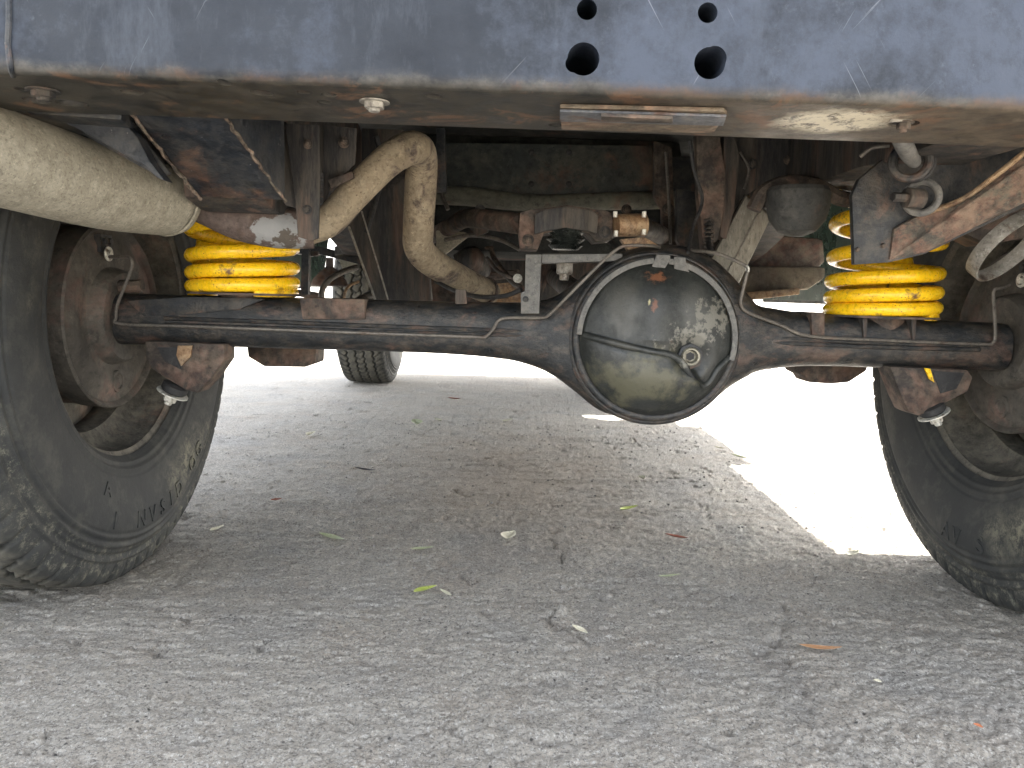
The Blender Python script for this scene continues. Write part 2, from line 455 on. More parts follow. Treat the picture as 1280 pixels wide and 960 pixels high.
# --- rear crossmember with real holes
CY0, CY1, CZ0 = .600, .743, .586
def make_crossmember():
    me = bpy.data.meshes.new('rear_crossmember')
    V, F = box((-.62, CY0, CZ0), (.80, CY1, .735))
    bm = bmesh.new()
    for v in V: bm.verts.new(v)
    bm.verts.ensure_lookup_table()
    for f in F: bm.faces.new([bm.verts[i] for i in f])
    es = [e for e in bm.edges if abs(e.verts[0].co.x-e.verts[1].co.x) > .5]
    bmesh.ops.bevel(bm, geom=es, offset=.009, segments=5, profile=.5, affect='EDGES')
    bmesh.ops.recalc_face_normals(bm, faces=bm.faces)
    bm.to_mesh(me); bm.free()
    ob = bpy.data.objects.new('cm_tmp', me); COL.objects.link(ob)
    cut = []
    for (px, py, r) in [(733,12,11.3), (884,15,11), (729,74,18), (717,80,9.5), (887,78,17.5), (893,72,13.5)]:
        c = P(px, py, CY0); R = r*CY0/FPX*1.07
        cut.append(lathe([(-.03, R), (.10, R)], (c.x, c.y, c.z), (0, 1, 0), 28))
    for (px, py, r) in [(327,119,.0062), (380,118,.004), (411,121,.0045), (405,130,.004), (46,131,.0075), (90,134,.009), (28,117,.004), (542,122,.0045), (165,119,.006), (280,108,.004), (694,157,.0045), (723,146,.0045), (876,151,.0055), (880,162,.0045), (1129,152,.0085), (788,151,.003)]:
        c = PZ(px, py, CZ0)
        r *= 1.5
        cut.append(lathe([(-.02, r), (.03, r)], (c.x, c.y, c.z), (0, 0, 1), 16))
    cm = bpy.data.meshes.new('cut')
    obs = []
    for k, vf in enumerate(cut):
        mm = mesh_from(*vf, smooth=False)
        oc = bpy.data.objects.new('cut_tmp', mm); COL.objects.link(oc)
        md = ob.modifiers.new('b%d' % k, 'BOOLEAN'); md.operation = 'DIFFERENCE'; md.object = oc; md.solver = 'EXACT'
        obs.append(oc)
    dg = bpy.context.evaluated_depsgraph_get()
    res = bpy.data.meshes.new_from_object(ob.evaluated_get(dg))
    for oc in obs: bpy.data.objects.remove(oc, do_unlink=True)
    bpy.data.objects.remove(ob, do_unlink=True)
    org = Vector((VX, (CY0+CY1)/2, CZ0))
    res.transform(Matrix.Translation(-org))
    bm = bmesh.new(); bm.from_mesh(res)
    for f in bm.faces: f.smooth = True
    for e in bm.edges:
        if len(e.link_faces) == 2 and e.calc_face_angle(0) > math.radians(40): e.smooth = False
    bm.to_mesh(res); bm.free()
    return res, org
cm_mesh, cm_org = make_crossmember()
def cm_material():
    m, nt, bs = new_mat('scratched_blue_grey_bumper_paint')
    g = NT(nt)
    sep = nt.nodes.new('ShaderNodeSeparateXYZ'); g.L(g.obj, sep.inputs[0])
    y, z = sep.outputs[1], sep.outputs[2]
    base = g.mix(g.ramp(g.noise(9, 8, .7), [(.3, 0.), (.7, 1.)]), (.008,.011,.017), (.025,.031,.042))
    gs = NT(nt, (1.2, 1, .35))
    base = g.mix(g.ramp(gs.noise(22, 8, .75), [(.52, 0.), (.72, .6)]), base, (.06,.07,.088))
    base = g.mix(g.math('MULTIPLY', g.ramp(g.noise(90, 10, .85), [(.56, 0.), (.68, .5)]), g.ramp(g.noise(5, 4, .6), [(.45, 0.), (.65, 1.)])), base, (.12,.13,.15))
    base = g.mix(g.ramp(g.noise(34, 10, .8), [(.30, .7), (.38, 0.)]), base, (.02,.024,.034))
    f = g.ramp(g.noise(17, 6, .7), [(.70, 0.), (.735, .8)])
    base = g.mix(f, base, (.30,.22,.19))
    base = g.mix(g.ramp(g.noise(4.5, 10, .75), [(.48, 0.), (.62, .7)]), base, (.055,.067,.094))
    # thin slanting scratches
    for ang, sc in ((48, 6.), (62, 8.), (-58, 7.), (38, 5.)):
        mp = nt.nodes.new('ShaderNodeMapping'); mp.inputs['Scale'].default_value = (1.2, 1, 40)
        mr = nt.nodes.new('ShaderNodeMapping'); mr.inputs['Rotation'].default_value = (0, math.radians(ang), 0)
        g.L(g.obj, mr.inputs[0]); g.L(mr.outputs[0], mp.inputs[0])
        n = g.noise(sc, 2, .5, co=mp.outputs[0])
        base = g.mix(g.math('MULTIPLY', g.ramp(n, [(.74, 0.), (.77, .3)]), g.ramp(g.noise(6, 3), [(.45, 0.), (.6, 1.)])), base, (.33,.34,.37))
    # underside: browner with bare rust
    under = g.ramp(z, [(.0009, 1.), (.0022, 0.)])
    edge = g.math('ADD', z, g.math('MULTIPLY', g.math('SUBTRACT', g.noise(16, 10, .75), .5), .030))
    edgef = g.ramp(edge, [(.002, 1.), (.009, 0.)])  # lower edge band: grey-beige is a painted highlight, broken by rust patches
    x = sep.outputs[0]
    xr = g.ramp(g.math('ADD', x, g.math('MULTIPLY', g.math('SUBTRACT', g.noise(8, 8, .7), .5), .35)), [(.0, .0), (.12, 1.)])
    und = g.mix(g.ramp(g.noise(30, 12, .82), [(.40, 0.), (.6, 1.)]), (.010,.012,.013), (.07,.062,.049))
    brn = g.mix(g.ramp(g.noise(36, 12, .82), [(.38, 0.), (.6, 1.)]), (.026,.024,.022), (.125,.10,.073))
    und = g.mix(xr, und, brn)
    und = g.mix(g.ramp(g.noise(12, 12, .78, dist=.6), [(.55, 0.), (.60, .85)]), und, (.15,.085,.052))
    p = PZ(1045, 150, CZ0) - cm_org
    und = g.mix(g.math('MULTIPLY', g.blob(p, (.055, .05, 1), edge=.4, wob=.3, sc=30), g.ramp(gs.noise(50, 8, .8), [(.42, 0.), (.5, 1.)])), und, (.62,.56,.43))
    base = g.mix(edgef, base, g.mix(g.ramp(g.noise(9, 8, .75), [(.50, 0.), (.58, 1.)]), g.mix(g.ramp(g.noise(22,6,.7),[(.35,0.),(.65,1.)]), (.04,.038,.035), (.13,.122,.108)), (.10,.068,.05)))
    base = g.mix(under, base, und)
    g.L(base, bs.inputs['Base Color'])
    g.L(g.ramp(g.noise(30, 6), [(.3, .36), (.7, .62)]), bs.inputs['Roughness'])
    bs.inputs['Specular IOR Level'].default_value = .3
    b = g.bump(g.noise(14, 10, .75), .35, .004)
    b = g.bump(g.noise(140, 6, .7), .35, .0012, b)
    g.L(b, bs.inputs['Normal'])
    return m
cross = link_mesh('rear_crossmember', cm_mesh, cm_material(), veh, cm_org, label='blue grey scratched rear crossmember with four round towing holes')
cross.rotation_euler = (0, math.radians(.4), 0)
# inner back wall so the holes end in darkness
# weld seam at the far left
mk('weld_seam', tube([P(10, -10, CY0-.0005), P(11, 30, CY0-.0005), P(10, 60, CY0-.0005), P(13, 88, CY0-.0005), PZ(17, 100, CZ0+.0005)], .0022, 8), M['black_clean'], cross)
# step plate under the crossmember
q = [PZ(700,129,CZ0), PZ(702,157,CZ0), PZ(892,160,CZ0), PZ(909,136,CZ0), PZ(905,132,CZ0)]
mk('step_plate', prism([(p.x,p.y,p.z-.0005) for p in q], (0,0,-.0035)), grime('rusty_step_plate', (.06,.048,.036), (.17,.125,.08), rust=(.26,.13,.06), ramt=.5, damt=.4, dust=(.30,.25,.18), rough=.6, sc=26), cross, bevel=.001)
q = [PZ(700,129,CZ0), PZ(700,142,CZ0), PZ(905,146,CZ0), PZ(909,134,CZ0)]
mk('step_lip', prism([(p.x,p.y,p.z-.0045) for p in q], (0,0,-.0025)), grime('blue_grey_step_lip', (.06,.065,.075), (.13,.135,.15), ramt=.35, damt=.3, rough=.45, sc=24), cross, bevel=.0015)
q = [PZ(752,126,CZ0), PZ(752,133,CZ0), PZ(842,135,CZ0), PZ(842,129,CZ0)]
mk('wear_strip', prism([(p.x,p.y,p.z-.009) for p in q], (0,0,-.003)), M['brown'], cross, bevel=.001)
for (px, py, r, mt) in [(468, 128, .0085, 'bare'), (54, 117, .009, 'dark_rust'), (1130, 149, .0055, 'brown')]:
    c = PZ(px, py, CZ0)
    mk('bolt', hexbolt((c.x, c.y, c.z-.0005), (0,0,-1), r, .006), M[mt], cross)
mk('torn_flap', plate([(1112,150),(1118,140),(1140,136),(1148,140),(1140,148)], CY0+.045, .002), M['bare'], cross)

# --- left gusset, rails
def hexa(b4, t4):
    V = list(b4)+list(t4)
    return V, [(0,1,2,3),(7,6,5,4),(0,4,5,1),(1,5,6,2),(2,6,7,3),(3,7,4,0)]
b4 = [P(150,124,CY1+.001), P(268,126,CY1+.001), P(357,251,.885), P(250,247,.885)]
t4 = [Vector((p.x, p.y, .75)) for p in b4]
mk('gusset', hexa(b4, t4), M['black_clean'], veh, bevel=.003, label='blue black welded gusset between crossmember and left chassis rail')
for e0, e1 in ((0, 3), (1, 2)):
    n_ = 26; pts_ = []
    for k in range(n_+1):
        p = b4[e0].lerp(b4[e1], k/n_); pts_.append((p.x+rng.normal(0, .0009), p.y, p.z-.001+rng.normal(0, .0007)))
    mk('weld_bead', tube(pts_, [.0012+.0012*rng.random() for _ in pts_], 7, 2), grime('rusty_weld', (.03,.024,.02), (.09,.06,.042), rust=(.26,.12,.06), ramt=.6, damt=.5, rough=.8, sc=60), veh)
def rail(x0, x1, prof, name='chassis_rail', mat='dark_rust', label=None):
    pts = [(x0, y, z) for y, z in prof]
    return mk(name, prism(pts, (x1-x0, 0, 0)), M[mat], veh, bevel=.004, label=label)
prof = [(.739,.60),(.86,.60),(.93,.60),(1.0,.605),(1.3,.605),(1.45,.58),(1.62,.535),(1.8,.50),(3.0,.50),(4.25,.50),(4.25,.60),(3.0,.60),(1.9,.62),(1.6,.70),(1.3,.765),(.739,.765)]
profL = [(.90,.60),(.905,.535),(.95,.525),(1.045,.525),(1.06,.605)]+prof[4:-1]+[(.90,.765)]
railL = rail(-.385, -.292, profL)
mk('rail_skirt', plate([(262,150),(358,152),(374,262),(357,256)], .955, .004), M['dark_rust'], railL, bevel=.001)
railR = rail(.428, .523, prof)
# black disc on left rail face, stands in for shade inside an oval hole
c = PX(352, 175, -.2915)
mk('hole_shade_disc', lathe([(0,.011),(.001,.011),(.001,0)], c, (1,0,0), 24), M['black_rubber'], railL)
# hanger strip in front of the exhaust bend
mk('exhaust_hanger', plate([(356,154),(399,156),(400,230),(398,298),(388,301),(372,296),(369,250)], .945, .004), M['dark_rust'], veh, bevel=.001)
mk('rail_skirt', plate([(404,156),(446,160),(444,205),(412,235),(404,262)], 1.02, .004), M['dark_rust'], railL, bevel=.001)
mk('hanger_bracket', join(plate([(405,252),(430,248),(441,228),(446,240),(418,275)], 1.02, .006), plate([(410,225),(440,214),(442,222),(414,236)], 1.0, .02)), M['brown'], veh, bevel=.001)
# tray behind muffler
mk('tail_bracket', join(plate([(70,146),(160,150),(212,216),(200,222),(110,172)], .80, .006)), M['black_paint'], veh, bevel=.001)
mk('bracket_web', plate([(52,142),(95,160),(178,206),(196,222),(206,226),(186,200),(172,172),(158,156),(162,150),(60,141)], .77, .02), M['black_clean'], veh, bevel=.0015)
mk('outrigger', hexa([P(-40,136,CY1+.001), P(152,150,CY1+.001), P(215,215,.95), P(60,180,1.0)], [Vector((p.x, p.y, .76)) for p in [P(-40,136,CY1+.001), P(152,150,CY1+.001), P(215,215,.95), P(60,180,1.0)]]), M['black_paint'], veh, bevel=.002)

# --- muffler and tail pipe
a = P(-110,166,.67); b = P(0,197,.745); c1 = P(120,231,.86); d = P(210,246,.965)
def r_at(px, Y): return px/2*Y/FPX
mpts = [a, b, c1, P(184,243,.935), d, P(230,248,.98), P(243,250,.99)]
mk('muffler', tube(mpts, [r_at(130,.67), r_at(119,.745), r_at(105,.86), r_at(96,.935), r_at(92,.965), r_at(80,.98), r_at(46,.99)], 40, 5), M['tan'], veh, label='tan dust coated muffler at the left')
mk('muffler_seam', torus(P(208,245.7,.960), (d-c1), r_at(93,.960), .0016, 48, 8), M['tan'], veh)
pp = [P(236,256,.985), P(262,266,.99), P(300,278,.995), P(345,285,1.0), P(392,286,1.01)]
mk('pipe_elbow', tube(pp, [.016,.018,.023,.0255,.0255], 28, 8), grime('brown_flaking_elbow', (.07,.05,.042), (.13,.095,.08), rust=(.14,.07,.04), ramt=.3, damt=.3, dust=(.2,.17,.14), rough=.75, sc=20, bumpd=.003,
   blobs=[((P(348,278,.97)-((P(236,255,.985)+P(392,284,1.01))/2)), (.030,.06,.026), (.26,.26,.255), 1.0, 42, .12), ((P(352,290,.97)-((P(236,255,.985)+P(392,284,1.01))/2)), (.012,.05,.010), (.09,.075,.06), 1.2, 60, .15)]), veh, label='brown rusted exhaust elbow with a grey flaking patch')
tp = [P(385,286,1.01), P(412,275,1.015), P(440,245,1.02), P(480,205,1.04), P(505,188,1.06), P(520,185,1.085), P(527,196,1.115), P(526,230,1.15), P(523,285,1.19), P(524,310,1.215), P(540,328,1.26), P(575,348,1.34), P(612,366,1.44)]
mk('exhaust_pipe', tube(tp, [.021,.0205,.0205,.021,.022,.022,.022,.0235,.0235,.0235,.0235,.023,.022], 28, 7), M['pipe'], veh, label='tan mud caked exhaust pipe looping over the axle')
mk('pipe_end_rim', torus(P(607,364,1.425), P(612,366,1.44)-P(575,348,1.34), .0235, .003, 30, 8), M['brown'], veh)

# --- rear axle
def axle_mesh():
    top = [(140,366),(240,369),(455,374),(560,377),(620,378),(655,378),(690,372),(720,352),(755,325),(790,311),(822,307),(855,309),(890,326),(915,350),(940,378),(965,385),(1010,391),(1100,396),(1250,404)]
    bot = [(140,430),(240,432),(455,438),(560,442),(620,447),(655,453),(690,466),(720,486),(755,511),(790,520),(822,522),(855,520),(890,503),(915,482),(940,467),(965,461),(1010,457),(1100,459),(1250,463)]
    dep = [.036,.036,.036,.037,.038,.041,.046,.052,.057,.06,.06,.06,.057,.052,.046,.041,.038,.037,.036]
    A = []
    for (tx, ty), (bx, by), dd in zip(top, bot, dep):
        t = P(tx, ty, AY); b_ = P(bx, by, AY)
        A.append((t.x, (t.z+b_.z)/2, (t.z-b_.z)/2, dd))
    A = cr(A, 5)
    V, F = [], []; seg = 44
    for (x, zc, h, dd) in A:
        for k in range(seg):
            t = 2*math.pi*k/seg
            e = .72 if h < .055 else .5
            cs, sn = math.cos(t), math.sin(t)
            yy = math.copysign(abs(cs)**e, cs)*dd; zz = math.copysign(abs(sn)**.8, sn)*h
            V.append((x, AY+yy, zc+zz))
    n = len(A)
    for i in range(n-1):
        for k in range(seg):
            k2 = (k+1) % seg
            F.append((i*seg+k, (i+1)*seg+k, (i+1)*seg+k2, i*seg+k2))
    F.append(tuple(range(seg))); F.append(tuple((n-1)*seg+k for k in range(seg)))
    return V, F
axle = mk('rear_axle', axle_mesh(), M['axle'], veh, label='black rear axle housing with rust, cast differential at right of centre')
def rib(pix, Y, r, mat, name='weld_rib', flat=1):
    mk(name, tube([P(a, b, Y) for a, b in pix], r, 8, 3), M[mat], axle)
rib([(205,398),(330,402),(480,408),(600,412),(680,415)], AY-.038, .0030, 'axle')
rib([(205,406),(330,410),(480,415),(600,418),(700,420)], AY-.038, .0030, 'axle')
rib([(935,427),(1010,430),(1100,434),(1225,437)], AY-.0385, .0032, 'axle')
rib([(940,420),(1010,424),(1100,429),(1215,432)], AY-.038, .0028, 'axle')

# differential: rim ring + pressed cover as a relief
DC = P(820, 424, AY-.058); DR = .1085
def diff_cover():
    NR, NA = 64, 160
    ridge = [P(a, b, AY-.06) for a, b in [(700,415),(728,421),(760,429),(800,438),(838,446),(856,456),(866,472),(877,484),(888,480),(900,460),(915,447),(935,446)]]
    rx = np.array([p.x-DC.x for p in ridge]); rz = np.array([p.z-DC.z for p in ridge])
    V, F = [], []
    for i in range(NR+1):
        for k in range(NA):
            r = DR*i/NR; t = 2*math.pi*k/NA
            x, z = r*math.cos(t), r*math.sin(t)
            u = r/DR
            h = .026*max(0, 1-u**3.2)
            h += .010*math.exp(-((x+.003)/.026)**2)*max(0, min(1, (z+.03)/.03))*max(0, 1-u**6)          # vertical bulge
            line = float(np.interp(x, rx, rz))
            s = 1/(1+math.exp((z-line)/.0022))
            h += .012*s*max(0, 1-u**8)
            h += .0035*math.exp(-((z-line-.001)/.0035)**2)*max(0, 1-u**8)
            lowb = math.exp(-(((x+.01)/.05)**2+((z+.055)/.04)**2)); h += .008*lowb
            # plug boss
            px_, pz_ = x-(PL.x-DC.x), z-(PL.z-DC.z)
            dd = math.hypot(px_, pz_)
            h -= .010*math.exp(-(dd/.026)**4)
            V.append((DC.x+x, DC.y-h, DC.z+z))
    for i in range(NR):
        for k in range(NA):
            k2 = (k+1) % NA
            F.append((i*NA+k, i*NA+k2, (i+1)*NA+k2, (i+1)*NA+k))
    return V, F
PL = P(864, 446, AY-.085)
dco = DC
bp = lambda px, py: P(px, py, AY-.085)-DC
dm = grime('differential_cover_paint', (.014,.016,.015), (.028,.030,.027), ramt=.05, rust=(.2,.08,.03), damt=.25, dust=(.10,.10,.085), rough=.42, sc=14, bumpd=.0012,
   blobs=[(bp(802,474), (.075,.05,.046), (.085,.081,.053), .9, 50), (bp(806,505), (.03,.05,.014), (.03,.032,.03), .4, 40), (bp(778,380), (.035,.05,.05), (.055,.054,.046), .5, 30), (bp(872,395), (.03,.05,.06), (.06,.06,.053), .5, 30), (bp(868,420), (.033,.05,.017), (.17,.163,.138), 2.0, 60, .5), (bp(893,398), (.026,.05,.022), (.15,.143,.12), 2.4, 80, .5),
          (bp(824,346), (.016,.04,.008), (.17,.075,.04), 1.3, 110), (bp(811,377), (.0022,.04,.005), (.45,.40,.22), .8, 160), (bp(818,381), (.005,.04,.009), (.14,.06,.035), 1.2, 140), (bp(865,446), (.022,.05,.020), (.012,.014,.016), .2, 60)])
CRV = [(731,419),(750,424),(780,432),(812,439),(838,444),(852,453),(861,467),(870,478),(879,482),(888,476),(898,460),(911,447)]
cover = mk('diff_cover', diff_cover(), dm, axle, origin=DC, auto=60, label='dished black differential cover with grey worn patch')
mk('cover_rib', tube([P(a, b, AY-.058-.034*max(0, 1-(((a-820)/92)**2+((b-424)/92)**2)**1.6)-.003) for a, b in CRV], .0052, 12, 5), dm, axle)
mk('cover_flange', join(torus((DC.x, DC.y+.004, DC.z), (0,1,0), DR+.004, .006, 96, 12), torus((DC.x+.0, DC.y+.012, DC.z), (0,1,0), DR+.0105, .0055, 96, 10)), M['axle'], axle)
def arcband(a0, a1, r0, r1, y, t):
    n = 40; pts = []
    for k in range(n+1):
        a = math.radians(a0+(a1-a0)*k/n); pts.append((DC.x+r1*math.cos(a), y, DC.z+r1*math.sin(a)))
    for k in range(n, -1, -1):
        a = math.radians(a0+(a1-a0)*k/n); pts.append((DC.x+r0*math.cos(a), y, DC.z+r0*math.sin(a)))
    V, F = [], []
    m = n+1
    A = pts[:m]; B = pts[m:][::-1]
    for k in range(m):
        for yy in (y, y+t):
            V.append((A[k][0], yy, A[k][2])); V.append((B[k][0], yy, B[k][2]))
    for k in range(n):
        i = 4*k; j = i+4
        F += [(i, i+1, j+1, j), (i+2, j+2, j+3, i+3), (i, j, j+2, i+2), (i+1, i+3, j+3, j+1)]
    F += [(0, 2, 3, 1), (4*n, 4*n+1, 4*n+3, 4*n+2)]
    return V, F
gs_ = M['grey_steel']
mk('rim_band', join(arcband(178, 95, DR-.003, DR+.0045, DC.y-.009, .005), plate([(815,333),(821,318),(838,319),(838,325),(830,337)], DC.y-.010, .006)), gs_, axle, bevel=.0006)
mk('rim_band', join(arcband(84, -14, DR-.003, DR+.0045, DC.y-.009, .005), plate([(843,336),(843,321),(857,322),(858,332),(862,340)], DC.y-.010, .006)), gs_, axle, bevel=.0006)
c = PL
mk('filler_plug', lathe([(-.004,.019),(.006,.018),(.007,.0145),(.007,.010)], (c.x, c.y+.010, c.z), (0,-1,0), 8, cap=False), M['black_paint'], axle)
mk('plug_ring', lathe([(.003,.0138),(.009,.0132),(.0115,.0118),(.011,.0095),(.004,.0078),(.002,.0075),(.002,0)], (c.x, c.y+.010, c.z), (0,-1,0), 28), grime('worn_filler_plug', (.2,.19,.15), (.42,.39,.31), ramt=.3, rust=(.10,.06,.03), damt=.3, rough=.4, metal=.5, sc=60), axle)
mk('socket_shade_disc', lathe([(0,.0062),(.0012,.0062),(.0012,0)], (c.x, c.y+.0078, c.z), (0,-1,0), 6), M['black_rubber'], axle)  # black hex disc stands in for the shade down the socket

# brake lines
LM = M['line']
mk('brake_pipe', tube([P(137,321,AY-.05), P(150,321,AY-.06), P(162,322,AY-.062), P(165,332,AY-.062), P(158,352,AY-.058), P(147,380,AY-.05), P(145,396,AY-.046), P(152,405,AY-.045), P(240,408,AY-.044), P(420,415,AY-.044), P(590,421,AY-.044), P(606,421,AY-.044), P(616,412,AY-.045), P(624,400,AY-.046), P(640,397,AY-.046), P(676,397,AY-.05), P(688,392,AY-.055), P(720,360,AY-.07), P(752,328,AY-.07), P(772,311,AY-.07), P(786,307,AY-.07), P(812,307,AY-.06), P(824,309,AY-.04)], .0024, 8, 5), LM, axle)
mk('brake_pipe', tube([P(862,313,AY-.03), P(893,316,AY-.06), P(915,324,AY-.065), P(934,334,AY-.065), P(933,345,AY-.065), P(929,362,AY-.06), P(926,380,AY-.055), P(936,391,AY-.05), P(975,406,AY-.045), P(1012,420,AY-.044), P(1100,425,AY-.044), P(1225,430,AY-.044), P(1241,428,AY-.045), P(1244,418,AY-.046), P(1243,390,AY-.05), P(1242,364,AY-.055), P(1252,360,AY-.055), P(1262,356,AY-.05)], .0024, 8, 5), LM, axle)
mk('brake_hose', tube([P(866,190,1.25), P(880,225,1.25), P(886,262,1.22), P(885,300,1.17), P(889,316,1.10)], .0042, 10, 6), M['black_rubber'], axle)
mk('hose_spring', join(*[torus(P(886, 265+i*5.2, 1.215-.007*i), (0,.1,1), .0062, .0014, 16, 6) for i in range(10)]), M['dark_rust'], axle)
mk('breather_pipe', tube([P(545,352,1.3), P(570,364,1.22), P(600,371,1.17), P(630,370,1.13), P(652,362,1.11)], .0035, 8, 5), M['black_rubber'], axle)
# spring seats, brackets on the tube
SLX = P(305,400,AY).x; SRX = P(1100,400,AY).x
def seatz(px, py): return P(px, py, AY-.075).z
mk('spring_seat', lathe([(-.03,.034),(0,.034),(0,.079),(.003,.079),(.003,.0)], (SLX, AY, P(305,367,AY-.08).z-.0025), (0,0,1), 40), M['brown'], axle)
mk('spring_seat', lathe([(-.03,.034),(0,.034),(0,.079),(.003,.079),(.003,.0)], (SRX, AY, P(1100,396,AY-.08).z-.0025), (0,0,1), 40), M['brown'], axle)
mk('mount_plate', plate([(374,372),(456,374),(456,399),(378,399)], AY-.042, .07), M['brown'], axle, bevel=.0015)
mk('mount_plate', plate([(1014,390),(1031,391),(1031,421),(1015,420)], AY-.042, .06), M['brown'], axle, bevel=.0015)
mk('mount_plate', plate([(1078,396),(1085,396),(1083,424),(1080,424)], AY-.041, .06), M['dark_rust'], axle, bevel=.001)
mk('mount_plate', plate([(1139,398),(1146,398),(1144,426),(1141,426)], AY-.041, .06), M['dark_rust'], axle, bevel=.001)
mk('scale_patch', plate([(158,376),(238,371),(300,372),(330,374),(300,386),(240,392),(180,396)], AY-.0365, .01), M['black_paint'], axle, bevel=.001)
c = P(176,357,AY-.03)
mk('hub_bolt', join(tube([P(150,358,AY-.03), P(178,357,AY-.03)], .009, 8, 1)), M['brown'], axle)
mk('pipe_clip', plate([(569,362),(582,362),(584,380),(569,380)], AY-.03, .02), M['dark_rust'], axle, bevel=.001)
# breather bracket and bars
mk('pipe_bracket', join(plate([(657,318),(677,318),(674,392),(651,392),(651,366),(656,364)], 1.095, .005), plate([(677,318),(778,317),(778,326),(677,329)], 1.10, .03)), M['grey_steel'], axle, bevel=.0012)
mk('bolt', hexbolt(P(657,374,1.093), (0,-1,0), .003, .004), M['black_paint'], axle)

# A-frame with ball joint
mk('a_frame', join(plate([(650,266),(662,262),(690,259),(708,256),(728,259),(758,263),(766,268),(765,300),(745,302),(735,291),(706,288),(680,291),(672,312),(650,311),(648,290)], 1.15, .07),
   tube([P(652,280,1.19), P(618,276,1.26), P(583,273,1.36), P(560,285,1.5), P(520,305,1.75)], .016, 14, 4)), M['brown'], veh, bevel=.0015, label='brown a-frame with ball joint above the differential')
mk('ball_joint_cap', plate([(668,268),(680,262),(708,258),(740,263),(748,269),(746,292),(735,289),(706,285),(682,289),(668,293)], 1.142, .01), M['dark_rust'], veh, bevel=.002)
jc = P(707,297,1.17)
mk('rubber_boot', lathe([(-.018,.020),(-.012,.026),(-.008,.022),(-.003,.029),(.003,.024),(.008,.030),(.014,.027),(.02,.02)], jc, (0,0,1), 30), M['oily'], veh)
mk('ball_joint_nut', hexbolt(P(706,325,1.15), (0,0,-1), .0135, .021), M['bare'], veh)
mk('a_frame_arm', tube([P(752,288,1.19), P(776,282,1.27), P(806,285,1.38), P(836,300,1.5), P(880,330,1.8)], .017, 14, 4), M['brown'], veh)
mk('heat_shield', join(tube([P(770,282,1.14), P(806,281,1.15)], .0165, 18, 1), plate([(776,299),(805,296),(826,308),(822,316),(785,312)], 1.13, .02)), M['copper'], veh, bevel=.001)
for (px, py) in [(769,268),(805,268),(805,290),(770,292)]:
    mk('clip', lathe([(-.004,.0032),(.004,.0032)], P(px,py,1.125), (0,0,1), 10), M['zinc'], veh)
mk('cross_brace', plate([(545,288),(580,290),(588,293),(556,318),(545,322)], 1.5, .02), M['tan'], veh, bevel=.002)
# differential nose and propshaft
mk('pinion_housing', tube([(DC.x-.02, AY+.03, DC.z+.02), (DC.x-.03, AY+.2, DC.z+.03), (DC.x-.05, AY+.26, DC.z+.035)], [.085,.06,.04], 24, 3), M['black_paint'], axle)
mk('propeller_shaft', tube([(DC.x-.05, AY+.25, DC.z+.035), (.1, 2.3, .50)], .026, 18, 1), M['dark_rust'], veh)

# inner crossmember panel
panel = mk('inner_crossmember', join(plate([(546,178),(820,182),(832,186),(836,246),(780,240),(700,244),(640,243),(600,236),(546,236)], 1.60, .06)), grime('dark_green_black_panel', (.014,.022,.022), (.05,.052,.045), rust=(.13,.06,.03), ramt=.35, damt=.35, dust=(.13,.12,.085), rough=.7, sc=9), veh, bevel=.002)
for (px, py) in [(664,190),(711,190),(664,230),(711,230)]:
    mk('rivet', lathe([(-.004,.006),(0,.0062),(.001,.003),(.001,0)], P(px,py,1.598), (0,-1,0), 12), M['black_rubber'], panel)  # black studs stand in for the dark inside the bolt holes
mk('lower_rail_bar', tube([P(540,244,1.58), P(590,246,1.57), P(640,252,1.56), P(690,254,1.56), P(740,252,1.56), P(790,251,1.57), P(845,250,1.58)], [.02,.021,.019,.019,.019,.020,.019], 14, 4, flat=.9), grime('olive_grey_dusty_bar', (.06,.06,.05), (.12,.12,.095), ramt=.25, damt=.5, dust=(.2,.19,.14), rough=.75, sc=14), veh)
mk('bracket', plate([(818,176),(840,184),(842,245),(846,310),(830,312),(828,262),(818,246)], 1.45, .02), M['brown'], veh, bevel=.002)
mk('bracket', plate([(545,160),(556,160),(558,240),(545,240)], 1.5, .02), M['black_paint'], veh, bevel=.002)
mk('pale_floor_panel', plate([(812,160),(868,164),(868,187),(838,185),(812,180)], 1.9, .01), M['pale'], veh)
mk('pale_floor_panel', plate([(520,160),(546,160),(546,176),(526,176)], 1.9, .01), M['pale'], veh)
mk('gap_blocker_panel', plate([(826,196),(884,196),(884,330),(826,330)], 1.68, .006), M['black_paint'], veh)  # added dark panel that blocks bright stripes showing between the brackets
# left and right skid / link slabs
mk('link_arm', join(plate([(436,282,1.35),(452,262,1.35),(478,208,1.45),(530,205,1.45),(533,300,1.5),(540,376,1.45),(470,376,1.35),(452,330,1.35)], 1.4, .02)), M['dark_rust'], veh, bevel=.003)
mk('link_arm_edge', tube([P(436,283,1.345), P(450,322,1.345), P(462,355,1.345), P(470,378,1.345)], .0022, 6, 3), M['bare'], veh)
mk('link_arm_edge', tube([P(452,264,1.34), P(466,310,1.34), P(478,350,1.34), P(486,378,1.34)], .0015, 6, 3), M['bare'], veh)
mk('cross_panel', plate([(520,300),(562,345),(600,378),(500,380),(500,330)], 1.6, .01), M['brown'], veh)
skid = mk('right_link_arm', hexa([P(878,345,1.205), P(915,372,1.20), P(964,272,1.235), P(932,245,1.24)], [P(878,340,1.235), P(915,367,1.23), P(964,268,1.25), P(932,241,1.255)]), M['sunlit_slab'], veh, bevel=.003)
skid.name = 'link_arm'; WORG['link_arm'] = WORG.get('right_link_arm', Vector())
mk('arm_groove', tube([P(899,358,1.201), P(925,312,1.216), P(950,262,1.234)], .0014, 6, 2), M['bare'], veh)
